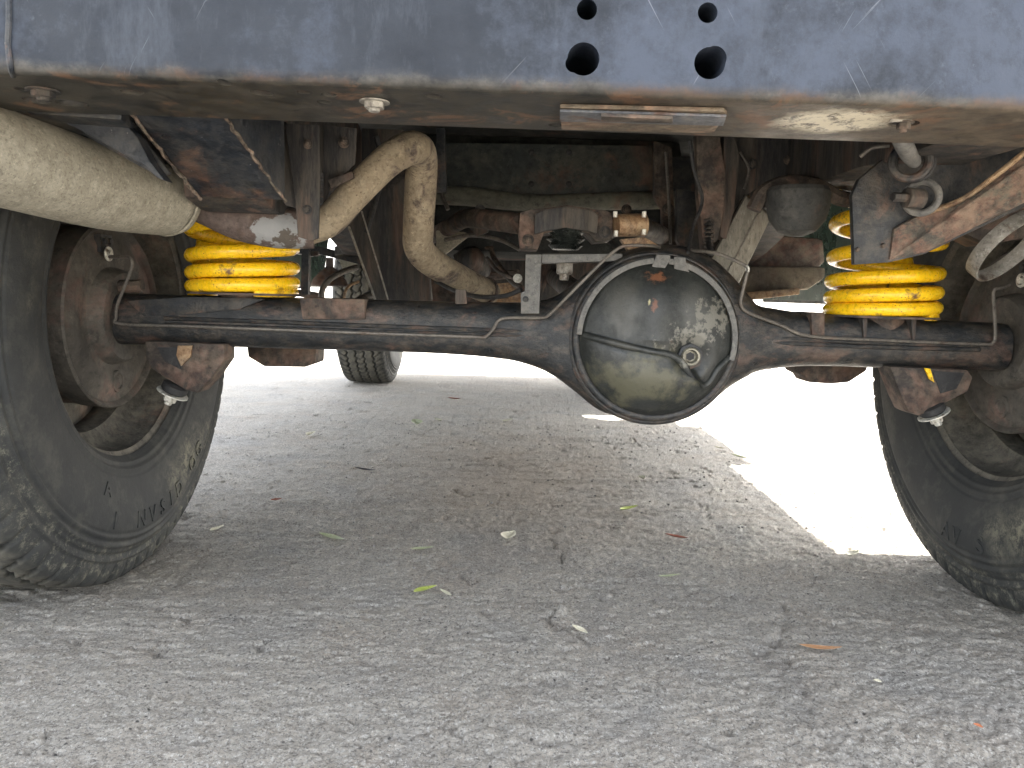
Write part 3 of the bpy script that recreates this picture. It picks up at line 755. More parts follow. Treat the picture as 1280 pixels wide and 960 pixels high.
# bump stop and right arch
bs_c = P(997,262,1.10)
mk('bump_stop', lathe([(.030,.040),(.024,.043),(.005,.043),(-.015,.038),(-.030,.026),(-.037,.010),(-.038,0)], bs_c, (0,0,1), 14), grime('dusty_bump_stop', (.028,.03,.03), (.065,.065,.06), ramt=.15, damt=.4, dust=(.12,.115,.10), rough=.7, sc=18), veh, auto=25, label='dark rubber bump stop under the right chassis rail')
mk('bump_stop_bracket', tube([P(942,262,1.12), P(955,240,1.12), P(985,228,1.12), P(1020,232,1.12), P(1045,246,1.12), P(1062,250,1.14)], .011, 8, 4), M['brown'], veh)
mk('rail_web', plate([(870,168),(1110,176),(1110,215),(1062,246),(1030,232),(985,226),(950,232),(925,250),(905,285),(893,312),(876,312),(870,240)], 1.26, .01), M['dark_rust'], veh, bevel=.001)
mk('web_stiffener', plate([(870,168),(900,170),(907,215),(905,262),(898,300),(880,312),(872,240)], 1.20, .02), M['brown'], veh, bevel=.003)
mk('bolt', hexbolt(P(910,264,1.255), (0,-1,0), .006, .014), M['brown'], veh)
mk('bolt', hexbolt(P(905,195,1.255), (0,-1,0), .006, .008), M['brown'], veh)
mk('web_stiffener', plate([(905,170),(918,171),(925,195),(918,262),(908,300),(900,296)], 1.22, .03), M['dark_rust'], veh, bevel=.003)
# tank box behind right
mk('underbody_box', join(plate([(884,288),(1030,298),(1033,328),(1022,336),(884,332)], 1.75, .25)), grime('red_brown_box', (.07,.05,.045), (.13,.09,.07), rust=(.3,.1,.05), ramt=.5, damt=.45, dust=(.4,.36,.27), rough=.6, sc=9), veh, bevel=.012)
mk('underbody_tank', join(plate([(905,332),(1034,333),(1033,348),(1012,362),(965,366),(905,366)], 1.70, .3)), grime('earth_brown_tank', (.10,.08,.06), (.17,.14,.10), rust=(.15,.07,.04), ramt=.3, damt=.5, dust=(.26,.22,.15), rough=.8, sc=9, bumpd=.006), veh, bevel=.015)
mk('tank_guard', plate([(925,366),(1000,360),(1000,368),(932,376)], 1.66, .05), M['copper'], veh, bevel=.003)

# right gusset
gus = mk('gusset', plate([(1068,331),(1065,244),(1074,224),(1100,202),(1130,180),(1330,180),(1330,236),(1206,294),(1155,318),(1112,328)], .93, .010), M['black_paint'], veh, bevel=.002, label='black rusty right gusset plate with ring and bolt')
mk('gusset_flange', prism([P(1118,286,.925), P(1155,266,.915), P(1205,249,.90), P(1290,183,.86), P(1345,160,.84), P(1345,222,.84), P(1264,262,.88), P(1205,291,.91), P(1156,316,.925), P(1112,325,.927)], (0,.006,.001)), grime('flaking_rusty_flange', (.025,.025,.024), (.11,.095,.075), rust=(.24,.10,.05), ramt=.55, damt=.45, dust=(.26,.22,.16), rough=.7, sc=32, bumpd=.004), gus, bevel=.0015)
mk('flange_ridge', tube([P(1158,266,.912), P(1205,248,.898), P(1250,215,.875), P(1292,181,.855)], .0032, 8, 4), M['copper'], gus)
mk('outrigger', plate([(1260,175),(1330,165),(1330,300),(1290,296),(1235,306),(1208,293),(1250,262)], 1.0, .05), M['brown'], veh, bevel=.003)
for (px, py, r) in [(1072,312,.003), (1104,307,.003)]:
    mk('rivet', lathe([(-.001,r),(.002,r*.7),(.002,0)], P(px,py,.929), (0,-1,0), 12), M['brown'], gus)
mk('tow_hook', tube([P(1124,168,.76), P(1130,181,.78), P(1138,196,.83), P(1144,203,.87), P(1146,196,.88)], [.0085,.0085,.008,.006,.004], 12, 5), M['grey_steel'], veh)
def bring(px, py, Y, R, r, ax, mat, name):
    return mk(name, torus(P(px,py,Y), ax, R, r, 36, 10), M[mat], gus)
bring(1138,202,.885,.0185,.0050,(-.35,-1,.1),'black_paint','lashing_ring')
bring(1143,204,.897,.0195,.0030,(-.45,-1,.1),'black_rubber','lashing_ring')
bring(1152,247,.900,.0175,.0042,(-.8,-1,0),'grey_steel','lashing_ring')
mk('gusset_bolt', join(tube([P(1116,246,.885), P(1134,247,.888)], .0055, 6, 1), tube([P(1132,247,.89), P(1152,249,.893)], .0115, 12, 1)), M['dark_rust'], gus, bevel=.0008)
# flat steel ring hanging at far right
def flat_ring(c, ax, R, w, t, a0, a1):
    ax = Vector(ax).normalized(); U = Vector((0,0,1)); U = (U-ax*U.dot(ax)).normalized(); W = ax.cross(U)
    n = 60; V, F = [], []
    for k in range(n+1):
        a = math.radians(a0+(a1-a0)*k/n); d = U*math.cos(a)+W*math.sin(a)
        for (rr, aa) in ((R, -w/2), (R, w/2), (R+t, w/2), (R+t, -w/2)): V.append(c+d*rr+ax*aa)
    for k in range(n):
        for j in range(4): F.append((4*k+j, 4*k+(j+1)%4, 4*k+4+(j+1)%4, 4*k+4+j))
    F += [(0,1,2,3), (4*n+3,4*n+2,4*n+1,4*n)]
    return V, F
mk('strap_ring', flat_ring(P(1258,308,.98), (.42,-.62,-.62), .047, .018, .003, 0, 320), M['bare'], veh, bevel=.0006)

# lower link brackets (front of the axle) and shock brackets
mk('link_bracket', plate([(308,430),(395,434),(394,455),(384,456),(382,459),(330,458),(310,446)], 1.26, .06), M['brown'], axle, bevel=.006)
mk('link_bracket', plate([(993,452),(1086,456),(1084,464),(1062,478),(1040,480),(1010,478),(1006,470),(996,466)], 1.26, .06), M['brown'], axle, bevel=.005)
mk('lower_link', tube([P(350,440,1.3), (P(350,440,1.3).x, 2.6, .47)], .016, 12, 1), M['dark_rust'], veh)
mk('lower_link', tube([P(1040,462,1.3), (P(1040,462,1.3).x, 2.6, .47)], .016, 12, 1), M['dark_rust'], veh)
def shock(side):
    if side < 0:
        out = [(181,426),(280,430),(280,450),(262,476),(246,492),(232,488),(205,472),(188,460),(182,446)]
        win = [(196,434),(236,434),(226,462),(206,452)]
        w = (216,491); nut = (213,499); ax = P(213,499,1.09)-P(222,480,1.09)
    else:
        out = [(1112,458),(1210,462),(1217,472),(1210,490),(1178,506),(1160,516),(1148,520),(1136,515),(1128,498)]
        win = [(1166,464),(1206,466),(1196,486),(1176,492)]
        w = (1167,517); nut = (1174,527); ax = P(1174,527,1.09)-P(1163,503,1.09)
    br = mk('shock_bracket', plate(out, 1.10, .045), M['brown'], axle, bevel=.004)
    mk('recess_shade_plate', plate(win, 1.0985, .003), M['black_rubber'], br, bevel=.0005)  # raised black plate, shade of a recess given as colour
    c = P(w[0], w[1], 1.11)
    if side < 0:
        mk('yellow_eye', plate([(222,432),(240,432),(238,446),(226,458),(220,444)], 1.096, .004), M['copper'], br, bevel=.001)
    mk('rubber_bush', lathe([(-.004,.014),(-.002,.0185),(.006,.0185),(.009,.016)], c-ax.normalized()*.010, ax, 28), M['black_rubber'], br)
    mk('washer', lathe([(0,.0225),(.0018,.0225),(.002,.006)], c, ax, 30), M['zinc'], br)
    mk('nut', hexbolt(c+ax.normalized()*.002, ax, .0095, .012), M['zinc'], br)
    top = P(w[0], w[1], 1.11)
    dx = -.05 if side < 0 else .05
    mk('shock_absorber', tube([c-ax.normalized()*.02, Vector((c.x+.02*side*-1, 1.20, .46)), Vector((c.x, 1.36, .72))], [.008,.024,.024], 20, 2), M['yellow'], veh)
shock(-1); shock(1)
c = P(1162,465,1.096)
mk('yellow_tag', plate([(1156,460),(1163,461),(1168,478),(1162,474)], 1.095, .003), M['yellow'], axle)

# coil springs
def spring(cx, z0, name='coil_spring', top=.60, label=None):
    R, r = .0712, .0098
    tn = [0, .5, 1, 2, 3, 4, 5, 5.6]
    zn = [-.004, .000, .007, .0285, .054, .096, .150, .172]
    seg = 14; per = 56
    n = int(5.6*per)
    V, F = [], []
    for i in range(n+1):
        tt = i/per
        z = z0 + float(np.interp(tt, tn, zn))
        a = 2*math.pi*tt + math.radians(-60)
        rr = r*(1 if tt > .4 else .55+.45*tt/.4)
        er = Vector((math.cos(a), math.sin(a), 0))
        c = Vector((cx, AY, z)) + er*R
        for k in range(seg):
            b = 2*math.pi*k/seg
            V.append(c + er*rr*math.cos(b) + Vector((0,0,1))*rr*math.sin(b))
    for i in range(n):
        for k in range(seg):
            k2 = (k+1) % seg
            F.append((i*seg+k, i*seg+k2, (i+1)*seg+k2, (i+1)*seg+k))
    F.append(tuple(range(seg))); F.append(tuple(n*seg+k for k in range(seg)))
    return mk(name, (V, F), M['yellow'], veh, label=label)
spring(SLX, P(305,356,AY-.08).z-.007, label='left yellow coil spring, top hidden by exhaust elbow')
spring(SRX, P(1100,385,AY-.08).z-.007, label='right yellow coil spring with rust spots, top behind gusset')

# --- wheels
def tyre_mesh():
    prof = [(.094,.206),(.101,.214),(.108,.228),(.1145,.252),(.1185,.280),(.1190,.300),(.1170,.320),(.1125,.338),(.1085,.350),(.1065,.356),(.1055,.366),(.1015,.378),(.0945,.3865),(.082,.3895),(.05,.3915),(.02,.392),(0,.392)]
    pr = cr(prof, 5)
    # even resample
    d = np.concatenate([[0], np.cumsum(np.hypot(*(np.diff(pr, axis=0).T)))])
    s = np.concatenate([np.linspace(0, d[-1]*.62, 86)[:-1], np.linspace(d[-1]*.62, d[-1], 34)])
    px = np.interp(s, d, pr[:,0]); pr_ = np.interp(s, d, pr[:,1])
    xs = np.concatenate([px, -px[::-1][1:]]); rs = np.concatenate([pr_, pr_[::-1][1:]])
    NA = 660
    th = np.linspace(0, 2*np.pi, NA, endpoint=False)
    X, TH = np.meshgrid(xs, th); R0 = np.tile(rs, (NA, 1)); S = np.tile(np.sign(xs), (NA, 1))
    tang = np.gradient(np.stack([xs, rs], 0), axis=1); tl = np.hypot(*tang)
    nx = -tang[1]/tl; nr = tang[0]/tl            # outward-ish
    flip = np.sign(nr[len(xs)//2]); nx *= flip; nr *= flip
    H = np.zeros_like(R0)
    tread = np.abs(X) < .094
    tri = lambda u: 2*np.abs(2*(u-np.floor(u+.5)))-1
    for x0, w in ((.018,.0045), (-.018,.0045), (.058,.005), (-.058,.005)):
        g = np.abs(X - x0 - .0045*tri(TH/(2*np.pi)*70))
        H -= .009*np.clip((w-g)/.002, 0, 1)*tread
    lug = np.abs(((TH/(2*np.pi)*70 + X*22*np.sign(X)) % 1)-.5)/70*2*np.pi*.39
    inner = (np.abs(X) < .094)
    H -= .007*np.clip((.0028-lug)/.0012, 0, 1)*inner*((np.abs(X) > .058) | (np.abs(X) < .018))
    sh = (R0 > .358) & (np.abs(X) >= .085)
    lug2 = np.abs(((TH/(2*np.pi)*70 + .094*22) % 1)-.5)/70*2*np.pi*.39
    H -= .0045*np.clip((.0034-lug2)/.0015, 0, 1)*sh*np.clip((R0-.358)/.010, 0, 1)
    side = np.abs(X) > .09
    for r0, a, w in ((.354,.0030,.0022), (.346,-.0022,.0018), (.334,.0026,.0018), (.328,-.0024,.0016), (.322,.0018,.0014), (.3165,-.0018,.0013), (.226,.0022,.0022), (.234,-.0018,.0014), (.216,.0018,.0018)):
        H += a*np.exp(-((R0-r0)/w)**2)*side
    XX = X + H*nx[None,:]; RR = R0 + H*nr[None,:]
    Yv = RR*np.sin(TH); Zv = -RR*np.cos(TH)
    zmin = -HZ+.0005
    sq = np.clip(zmin-Zv, 0, 1)
    Zv = np.maximum(Zv, zmin)
    XX = XX + np.sign(X)*np.exp(-((Zv+.30)/.05)**2)*np.clip(np.cos(TH), 0, 1)**12*.006
    V = np.stack([XX, Yv, Zv], -1).reshape(-1, 3).astype(np.float32)
    ns = len(xs)
    i = np.arange(NA*ns).reshape(NA, ns); j = np.roll(i, -1, 0)
    Q = np.stack([i[:,:-1], i[:,1:], j[:,1:], j[:,:-1]], -1).reshape(-1, 4).astype(np.int32)
    me = bpy.data.meshes.new('tyre')
    me.vertices.add(len(V)); me.vertices.foreach_set('co', V.ravel())
    me.loops.add(Q.size); me.loops.foreach_set('vertex_index', Q.ravel())
    me.polygons.add(len(Q)); me.polygons.foreach_set('loop_start', np.arange(0, Q.size, 4, dtype=np.int32))
    me.polygons.foreach_set('loop_total', np.full(len(Q), 4, np.int32))
    me.polygons.foreach_set('use_smooth', np.ones(len(Q), bool))
    me.update(); me.validate()
    bm = bmesh.new(); bm.from_mesh(me); bmesh.ops.recalc_face_normals(bm, faces=bm.faces); bm.to_mesh(me); bm.free()
    return me
def tyre_material():
    m, nt, bs = new_mat('dusty_tyre_rubber')
    g = NT(nt)
    sep = nt.nodes.new('ShaderNodeSeparateXYZ'); g.L(g.obj, sep.inputs[0])
    r = g.math('SQRT', g.math('ADD', g.math('POWER', sep.outputs[1], 2.0), g.math('POWER', sep.outputs[2], 2.0)))
    base = g.mix(g.ramp(g.noise(8, 8, .7), [(.3, 0.), (.7, 1.)]), (.017,.019,.020), (.037,.038,.036))
    base = g.mix(g.ramp(g.noise(22, 8, .75), [(.50, 0.), (.75, .5)]), base, (.11,.105,.085))
    # dried mud in bands on the shoulder
    band = g.math('MULTIPLY', g.ramp(r, [(.330, 0.), (.340, 1.), (.376, 1.), (.386, .0)]), g.ramp(g.noise(60, 12, .9), [(.52, 0.), (.58, 1.)]))
    base = g.mix(g.math('MULTIPLY', band, .5), base, (.25,.235,.175))
    sw = g.math('MULTIPLY', g.ramp(r, [(.24, 0.), (.27, 1.), (.325, .6), (.33, 0.)]), g.math('MULTIPLY', g.ramp(g.noise(5, 4, .6), [(.55, 0.), (.66, 1.)]), g.ramp(g.noise(55, 12, .9), [(.46, 0.), (.56, .7)])))
    base = g.mix(sw, base, (.26,.24,.17))
    b2 = g.math('MULTIPLY', g.ramp(r, [(.386, 0.), (.389, 1.)]), g.ramp(g.noise(40, 8, .8), [(.4, .2), (.6, .7)]))
    base = g.mix(b2, base, (.17,.155,.12))
    g.L(base, bs.inputs['Base Color'])
    bs.inputs['Roughness'].default_value = .75
    bs.inputs['Specular IOR Level'].default_value = .4
    g.L(g.bump(g.noise(160, 6, .7), .5, .0012, g.bump(g.noise(18, 6, .7), .3, .002)), bs.inputs['Normal'])
    return m
TYRE = tyre_mesh(); TM = tyre_material()
def rim_mesh():
    pr = [(.086,.200),(.092,.208),(.098,.218),(.1005,.224),(.099,.2255),(.0955,.221),(.091,.210),(.084,.2035),(.060,.2015),(.040,.196),(.028,.175),(.010,.172),(-.010,.175),(-.02,.185),(-.05,.195),(-.084,.203),(-.098,.222)]
    return mesh_from(*lathe(pr, (0,0,0), (1,0,0), 96, cap=False), name='rim', auto=50)
def disc_mesh():
    pr = [(-.012,.180),(-.025,.160),(-.045,.13),(-.050,.10),(-.040,.06),(-.040,0.0)]
    return mesh_from(*lathe(pr, (0,0,0), (1,0,0), 72), name='wheel')
def backplate_mesh():
    pr = [(.040,.134),(.066,.136),(.074,.1365),(.077,.134),(.0755,.131),(.070,.127),(.069,.120),(.074,.110),(.0745,.092),(.070,.080),(.072,.072),(.088,.068),(.092,.064),(.0925,.05),(.088,.042),(.088,0)]
    return mesh_from(*lathe(pr, (0,0,0), (1,0,0), 80), name='brake_backplate', auto=40)
RIM, DISC, BACK = rim_mesh(), disc_mesh(), backplate_mesh()
DRUM = mesh_from(*lathe([(.045,.132),(-.02,.130),(-.04,.10)], (0,0,0), (1,0,0), 64), name='brake_drum')
DRUM.materials.append(M['brown'])
RIM.materials.append(M['rim']); DISC.materials.append(M['rim']); BACK.materials.append(M['backplate']); TYRE.materials.append(TM)
def letters(text, a0, step, R, size, h):
    """raised moulding: letters along the lower sidewall, seen from +x, tops toward the hub"""
    V, F = [], []
    for i, ch in enumerate(text):
        if ch == ' ': continue
        cu = bpy.data.curves.new('t', 'FONT'); cu.body = ch; cu.size = size; cu.extrude = h; cu.align_x = 'CENTER'; cu.offset = .0006
        cu.resolution_u = 3
        ob = bpy.data.objects.new('t', cu); COL.objects.link(ob)
        dg = bpy.context.evaluated_depsgraph_get()
        me = bpy.data.meshes.new_from_object(ob.evaluated_get(dg))
        bpy.data.objects.remove(ob, do_unlink=True)
        a = math.radians(a0 + step*i)         # angle from straight down, toward +y
        up = Vector((0, -math.sin(a), math.cos(a))); rt = Vector((0, math.cos(a), math.sin(a)))
        base = -up*R
        b = len(V)
        for v in me.vertices:
            p = base + rt*v.co.x + up*v.co.y
            rr = math.hypot(p.y, p.z)
            xs = float(np.interp(rr, [.228,.252,.28,.30,.32,.338,.35], [.108,.1145,.1185,.119,.117,.1125,.1085]))
            xs += math.exp(-((p.z+.30)/.05)**2)*max(0, -p.z/rr)**12*.006
            V.append(Vector((xs + .0006 + v.co.z, p.y, p.z)))
        F += [tuple(k+b for k in f.vertices) for f in me.polygons]
    return V, F
def wheel(x, y, rear=True, text=None):
    left = x < VX
    hub = Vector((x, y, HZ))
    w = link_mesh('wheel', DISC, None, veh, hub, rot=None if left else (0,0,math.pi))
    sgn = 1 if left else -1
    def sub(name, me, off=(0,0,0)):
        o = bpy.data.objects.new(name, me); COL.objects.link(o); o.parent = w; o.location = off
        return o
    sub('tyre', TYRE); sub('rim', RIM); sub('brake_backplate', BACK); sub('brake_drum', DRUM)
    if rear:
        z, yy = .104, -.028*sgn
        me = mesh_from(*join(box((.070, yy-.014, z-.012), (.080, yy+.016, z+.013)), lathe([(0,.005),(.004,.005),(.004,0)], (.080, yy-.006, z+.004), (1,0,0), 10), lathe([(0,.005),(.004,.005),(.004,0)], (.080, yy+.008, z+.004), (1,0,0), 10)), smooth=False)
        me.materials.append(M['black_paint']); sub('wheel_cylinder', me)
        me = mesh_from(*join(torus((.084, yy-.002, z-.014), (1,0,0), .0085, .0022, 20, 8), lathe([(0,.005),(.008,.005),(.008,0)], (.08, yy-.002, z-.014), (1,0,0), 6)))
        me.materials.append(M['zinc']); sub('pipe_union', me)
        me = mesh_from(*lathe([(0,.017),(.003,.016),(.004,.012),(.002,.010),(.002,0)], (.072, .004*sgn, -.098), (1,0,0), 24))
        me.materials.append(M['backplate']); sub('inspection_plug', me)
        me = mesh_from(*lathe([(0,.006),(.012,.006),(.012,0)], (.07, .045*sgn, .035), (1,0,0), 6))
        me.materials.append(M['brown']); sub('adjuster_bolt', me)
    if text:
        for (tx, a0, st, R_, sz, h_) in text:
            for i, ch in enumerate(tx):
                if ch == ' ': continue
                me = mesh_from(*letters(ch, a0+st*i, 0, R_, sz, h_), smooth=False); me.materials.append(TM)
                sub('moulded_letter', me)
    return w
TRK = .743
wheel(VX-TRK+.007, AY, text=[('E NVSID OG', -20, 6.4, .310, .034, .0016), ('A', -26, 5, .268, .028, .0014)])
wheel(VX+TRK, AY, text=[('AV S TIL OS', -6, 5.6, .312, .036, .0016)])
FY = AY+2.54
wheel(VX-TRK, FY, rear=False)
wheel(VX+TRK, FY, rear=False)
mk('front_axle', join(tube([(VX-TRK+.05, FY, HZ), (VX+TRK-.05, FY, HZ)], .04, 20, 1), lathe([(-.09,.03),(-.07,.08),(0,.11),(.07,.08),(.09,.03)], (VX+.1, FY, HZ), (1,0,0), 24)), M['black_paint'], veh)

# things seen ahead under the left rail
mk('front_mount_cup', lathe([(-.040,.050),(-.037,.052),(-.022,.047),(-.002,.030),(.010,.016),(.014,.011),(.04,.010)], P(412,340,2.2), (0,0,1), 24), grime('purple_brown_cup', (.10,.08,.075), (.15,.12,.11), rust=(.25,.1,.04), ramt=.45, damt=.3, rough=.7, sc=12), veh)
mk('mount_post', plate([(377,312),(386,312),(385,368),(376,368)], 1.7, .02), M['black_paint'], veh)
mk('mount_beam', join(plate([(330,304),(400,308),(455,322),(455,332),(400,318),(330,316)], 1.75, .04), plate([(384,314),(397,314),(397,320),(384,320)], 1.72, .02)), M['black_paint'], veh, bevel=.002)
mk('mount_bracket', plate([(418,308),(432,304),(436,316),(418,319)], 1.73, .03), M['grey_steel'], veh, bevel=.002)
mk('side_strut', plate([(422,320),(446,330),(440,342),(428,336)], 2.3, .02), M['pale'], veh)
mk('hose_loop', tube([P(402,376,1.5), P(403,362,1.5), P(412,349,1.5), P(428,340,1.52), P(446,334,1.55)], .006, 10, 5), M['line'], veh)
mk('hose_loop', tube([P(430,378,1.48), P(431,366,1.48), P(437,357,1.48), P(448,352,1.5)], .0028, 8, 5), M['copper'], veh)
mk('track_rod', tube([P(372,366,1.9), P(405,371,1.9)], .009, 10, 1), M['brown'], veh)

# engine, gearbox and tank that close the view ahead
mk('gearbox', join(box((-.18, 2.35, .40), (.32, 3.0, .78)), box((-.10, 2.2, .46), (.22, 2.36, .66)), box((-.22, 3.0, .44), (.36, 4.0, .9))), M['black_paint'], veh, bevel=.02)
mk('gearbox_crossmember', box((-.33, 2.12, .415), (.43, 2.2, .56)), M['dark_rust'], veh, bevel=.008)
mk('fuel_tank', join(box((-.24, 1.72, .52), (.36, 2.05, .78))), M['floor'], veh, bevel=.03)
mk('linkage', join(tube([P(590,296,1.8), P(612,300,1.75), P(617,322,1.7), P(640,352,1.6), P(652,360,1.5)], .006, 8, 4), tube([P(592,308,1.75), P(612,310,1.72)], .004, 8, 1), tube([P(608,322,1.6), P(624,340,1.58), P(648,350,1.5)], .004, 8, 3)), M['brown'], veh)
mk('linkage_bolt', hexbolt(P(647,348,1.45), (0,-1,0), .006, .01), M['zinc'], veh)
mk('inner_pipe', tube([P(575,330,1.7), P(590,322,1.7), P(600,340,1.75)], .025, 12, 4), M['dark_rust'], veh)
mk('cross_plate', plate([(560,360),(650,352),(652,378),(560,378)], 1.9, .01), M['copper'], veh)

# floor and body shell
BX0, BX1 = VX-.89, VX+.89
mk('floor_pan', box((BX0+.04, .745, .775), (BX1-.04, 4.3, .79)), M['floor'], veh)
for y in (.95, 1.9, 2.3, 2.7, 3.1): mk('floor_rib', box((BX0+.1, y, .755), (BX1-.1, y+.04, .7745)), M['floor'], veh, bevel=.004)
def side_prof():
    pts = [(.62,.70),(.62,.60)]
    def arch(cy, r=.47):
        return [(cy - r*math.cos(t), HZ + r*math.sin(t)) for t in np.linspace(.38, math.pi-.38, 18)]
    pts = [(.60,.60),(.68,.52)] + arch(AY) + [(AY+.50,.44)] + [(FY-.50,.44)] + arch(FY) + [(FY+.52,.50),(4.36,.52),(4.38,.75),(4.36,1.08),(3.5,1.16),(2.95,1.75),(2.7,1.92),(.72,1.94),(.62,1.5),(.60,1.1)]
    return pts
sp = side_prof()
for x in (BX0, BX1-.03):
    s = mk('body_side', prism([(x, y, z) for y, z in sp], (.03, 0, 0)), M['body'], veh)
    sx = x-.002 if x < 0 else x+.026
    for (y0, y1) in ((.78,1.6),(1.68,2.25),(2.32,2.85)):
        mk('side_window', box((sx, y0, 1.28), (sx+.006, y1, 1.72)), M['glass'], s, bevel=.001)
mk('roof', box((BX0+.031, .70, 1.90), (BX1-.031, 2.75, 1.935)), M['body'], veh, bevel=.01)
for x in (BX0-.062, BX1+.002): mk('side_step', box((x, 2.42, .43), (x+.06, 3.0, .455)), M['black_paint'], veh, bevel=.004)
mk('bonnet', hexa([Vector(v) for v in ((BX0+.031,2.95,1.12),(BX1-.031,2.95,1.12),(BX1-.031,4.34,1.03),(BX0+.031,4.34,1.03))], [Vector(v) for v in ((BX0+.031,2.95,1.19),(BX1-.031,2.95,1.19),(BX1-.031,4.34,1.09),(BX0+.031,4.34,1.09))]), M['body'], veh)
mk('windscreen', hexa([Vector(v) for v in ((BX0+.031,3.46,1.16),(BX1-.031,3.46,1.16),(BX1-.031,3.5,1.16),(BX0+.031,3.5,1.16))], [Vector(v) for v in ((BX0+.031,2.72,1.90),(BX1-.031,2.72,1.90),(BX1-.031,2.76,1.90),(BX0+.031,2.76,1.90))]), M['glass'], veh)
mk('front_grille', box((BX0+.031, 4.30, .62), (BX1-.031, 4.34, 1.03)), M['black_paint'], veh)
mk('front_bumper', box((BX0-.01, 4.345, .46), (BX1+.01, 4.50, .66)), M['black_paint'], veh, bevel=.01)
rear = mk('rear_panel', box((BX0+.031, .62, .737), (BX1-.031, .65, 1.2)), M['body'], veh)
door = mk('rear_door', box((VX-.40, .612, .80), (VX+.40, .619, 1.85)), M['body'], veh)
mk('rear_window', box((BX0+.031, .64, 1.2), (BX1-.031, .66, 1.9)), M['glass'], veh)
for x in (BX0+.04, BX1-.14):
    mk('tail_lamp', box((x, .600, .86), (x+.10, .618, 1.02)), M['lamp_red'], rear, bevel=.006)
# wheelhouse liners
for s_ in (-1, 1):
    xa, xb = (BX0+.031, -.56) if s_ < 0 else (.70, BX1-.031)
    pts = [(xa, AY-.49*math.cos(t), HZ+.02+.43*math.sin(t)) for t in np.linspace(.5, math.pi-.5, 20)]
    pts2 = [(xa, AY-.50*math.cos(t), HZ+.02+.44*math.sin(t)) for t in np.linspace(math.pi-.5, .5, 20)]
    mk('wheel_arch', prism(pts+pts2, (xb-xa, 0, 0)), M['floor'], veh, smooth=True)

# lines, clips and bolts crowding the space above the axle
for pts_, r_, m_ in [
    ([P(862,176,1.15), P(868,215,1.16), P(878,250,1.16), P(866,285,1.14), P(860,316,1.10)], .0026, 'black_rubber'),
    ([P(556,300,1.5), P(590,294,1.48), P(625,300,1.46), P(650,312,1.44)], .004, 'line'),
    ([P(470,170,1.3), P(478,210,1.32), P(470,250,1.34), P(458,290,1.36)], .005, 'black_rubber'),
    ([P(548,188,1.56), P(556,214,1.555), P(552,240,1.55), P(560,262,1.54)], .004, 'line'),
    ([P(760,300,1.3), P(790,322,1.32), P(830,330,1.34), P(870,322,1.36)], .006, 'dark_rust'),
    ([P(560,334,1.9), P(600,345,1.85), P(648,342,1.8)], .010, 'brown'),
    ([P(925,190,1.25), P(936,212,1.25), P(930,236,1.25)], .0022, 'line'),
    ([P(1075,196,.92), P(1090,185,.915), P(1112,182,.91)], .0024, 'line'),
    ([P(832,190,1.43), P(836,250,1.43), P(838,305,1.42)], .0028, 'line')]:
    mk('service_line', tube(pts_, r_, 8, 5), M[m_], veh)
for (px, py, Y, r_, m_) in [(470,236,1.44,.008,'brown'), (498,300,1.43,.009,'dark_rust'), (520,262,1.43,.007,'brown'), (600,262,1.53,.007,'grey_steel'), (783,262,1.53,.007,'brown'),
                            (835,262,1.445,.008,'brown'), (940,205,1.255,.006,'dark_rust'), (985,200,1.255,.005,'brown'), (1040,205,1.255,.006,'dark_rust'), (660,300,1.148,.006,'brown'), (756,290,1.148,.006,'dark_rust'),
                            (430,178,1.015,.005,'brown'), (425,262,1.01,.005,'dark_rust'), (385,180,.943,.004,'brown'), (384,262,.943,.004,'dark_rust')]:
    mk('bolt', hexbolt(P(px, py, Y), (0,-1,0), r_, r_*.9), M[m_], veh)
mk('bracket', plate([(846,236),(872,240),(876,318),(858,322),(846,300)], 1.38, .02), M['black_paint'], veh, bevel=.002)
mk('bracket', plate([(588,262),(612,264),(610,290),(596,296),(586,284)], 1.42, .015), M['dark_rust'], veh, bevel=.002)
mk('bracket', plate([(452,160),(505,162),(500,186),(470,205),(452,200)], 1.36, .02), M['dark_rust'], veh, bevel=.002)
mk('wire_clip', join(torus(P(934,336,AY-.066), (1,.2,.3), .0042, .0014, 14, 6)), M['zinc'], axle)

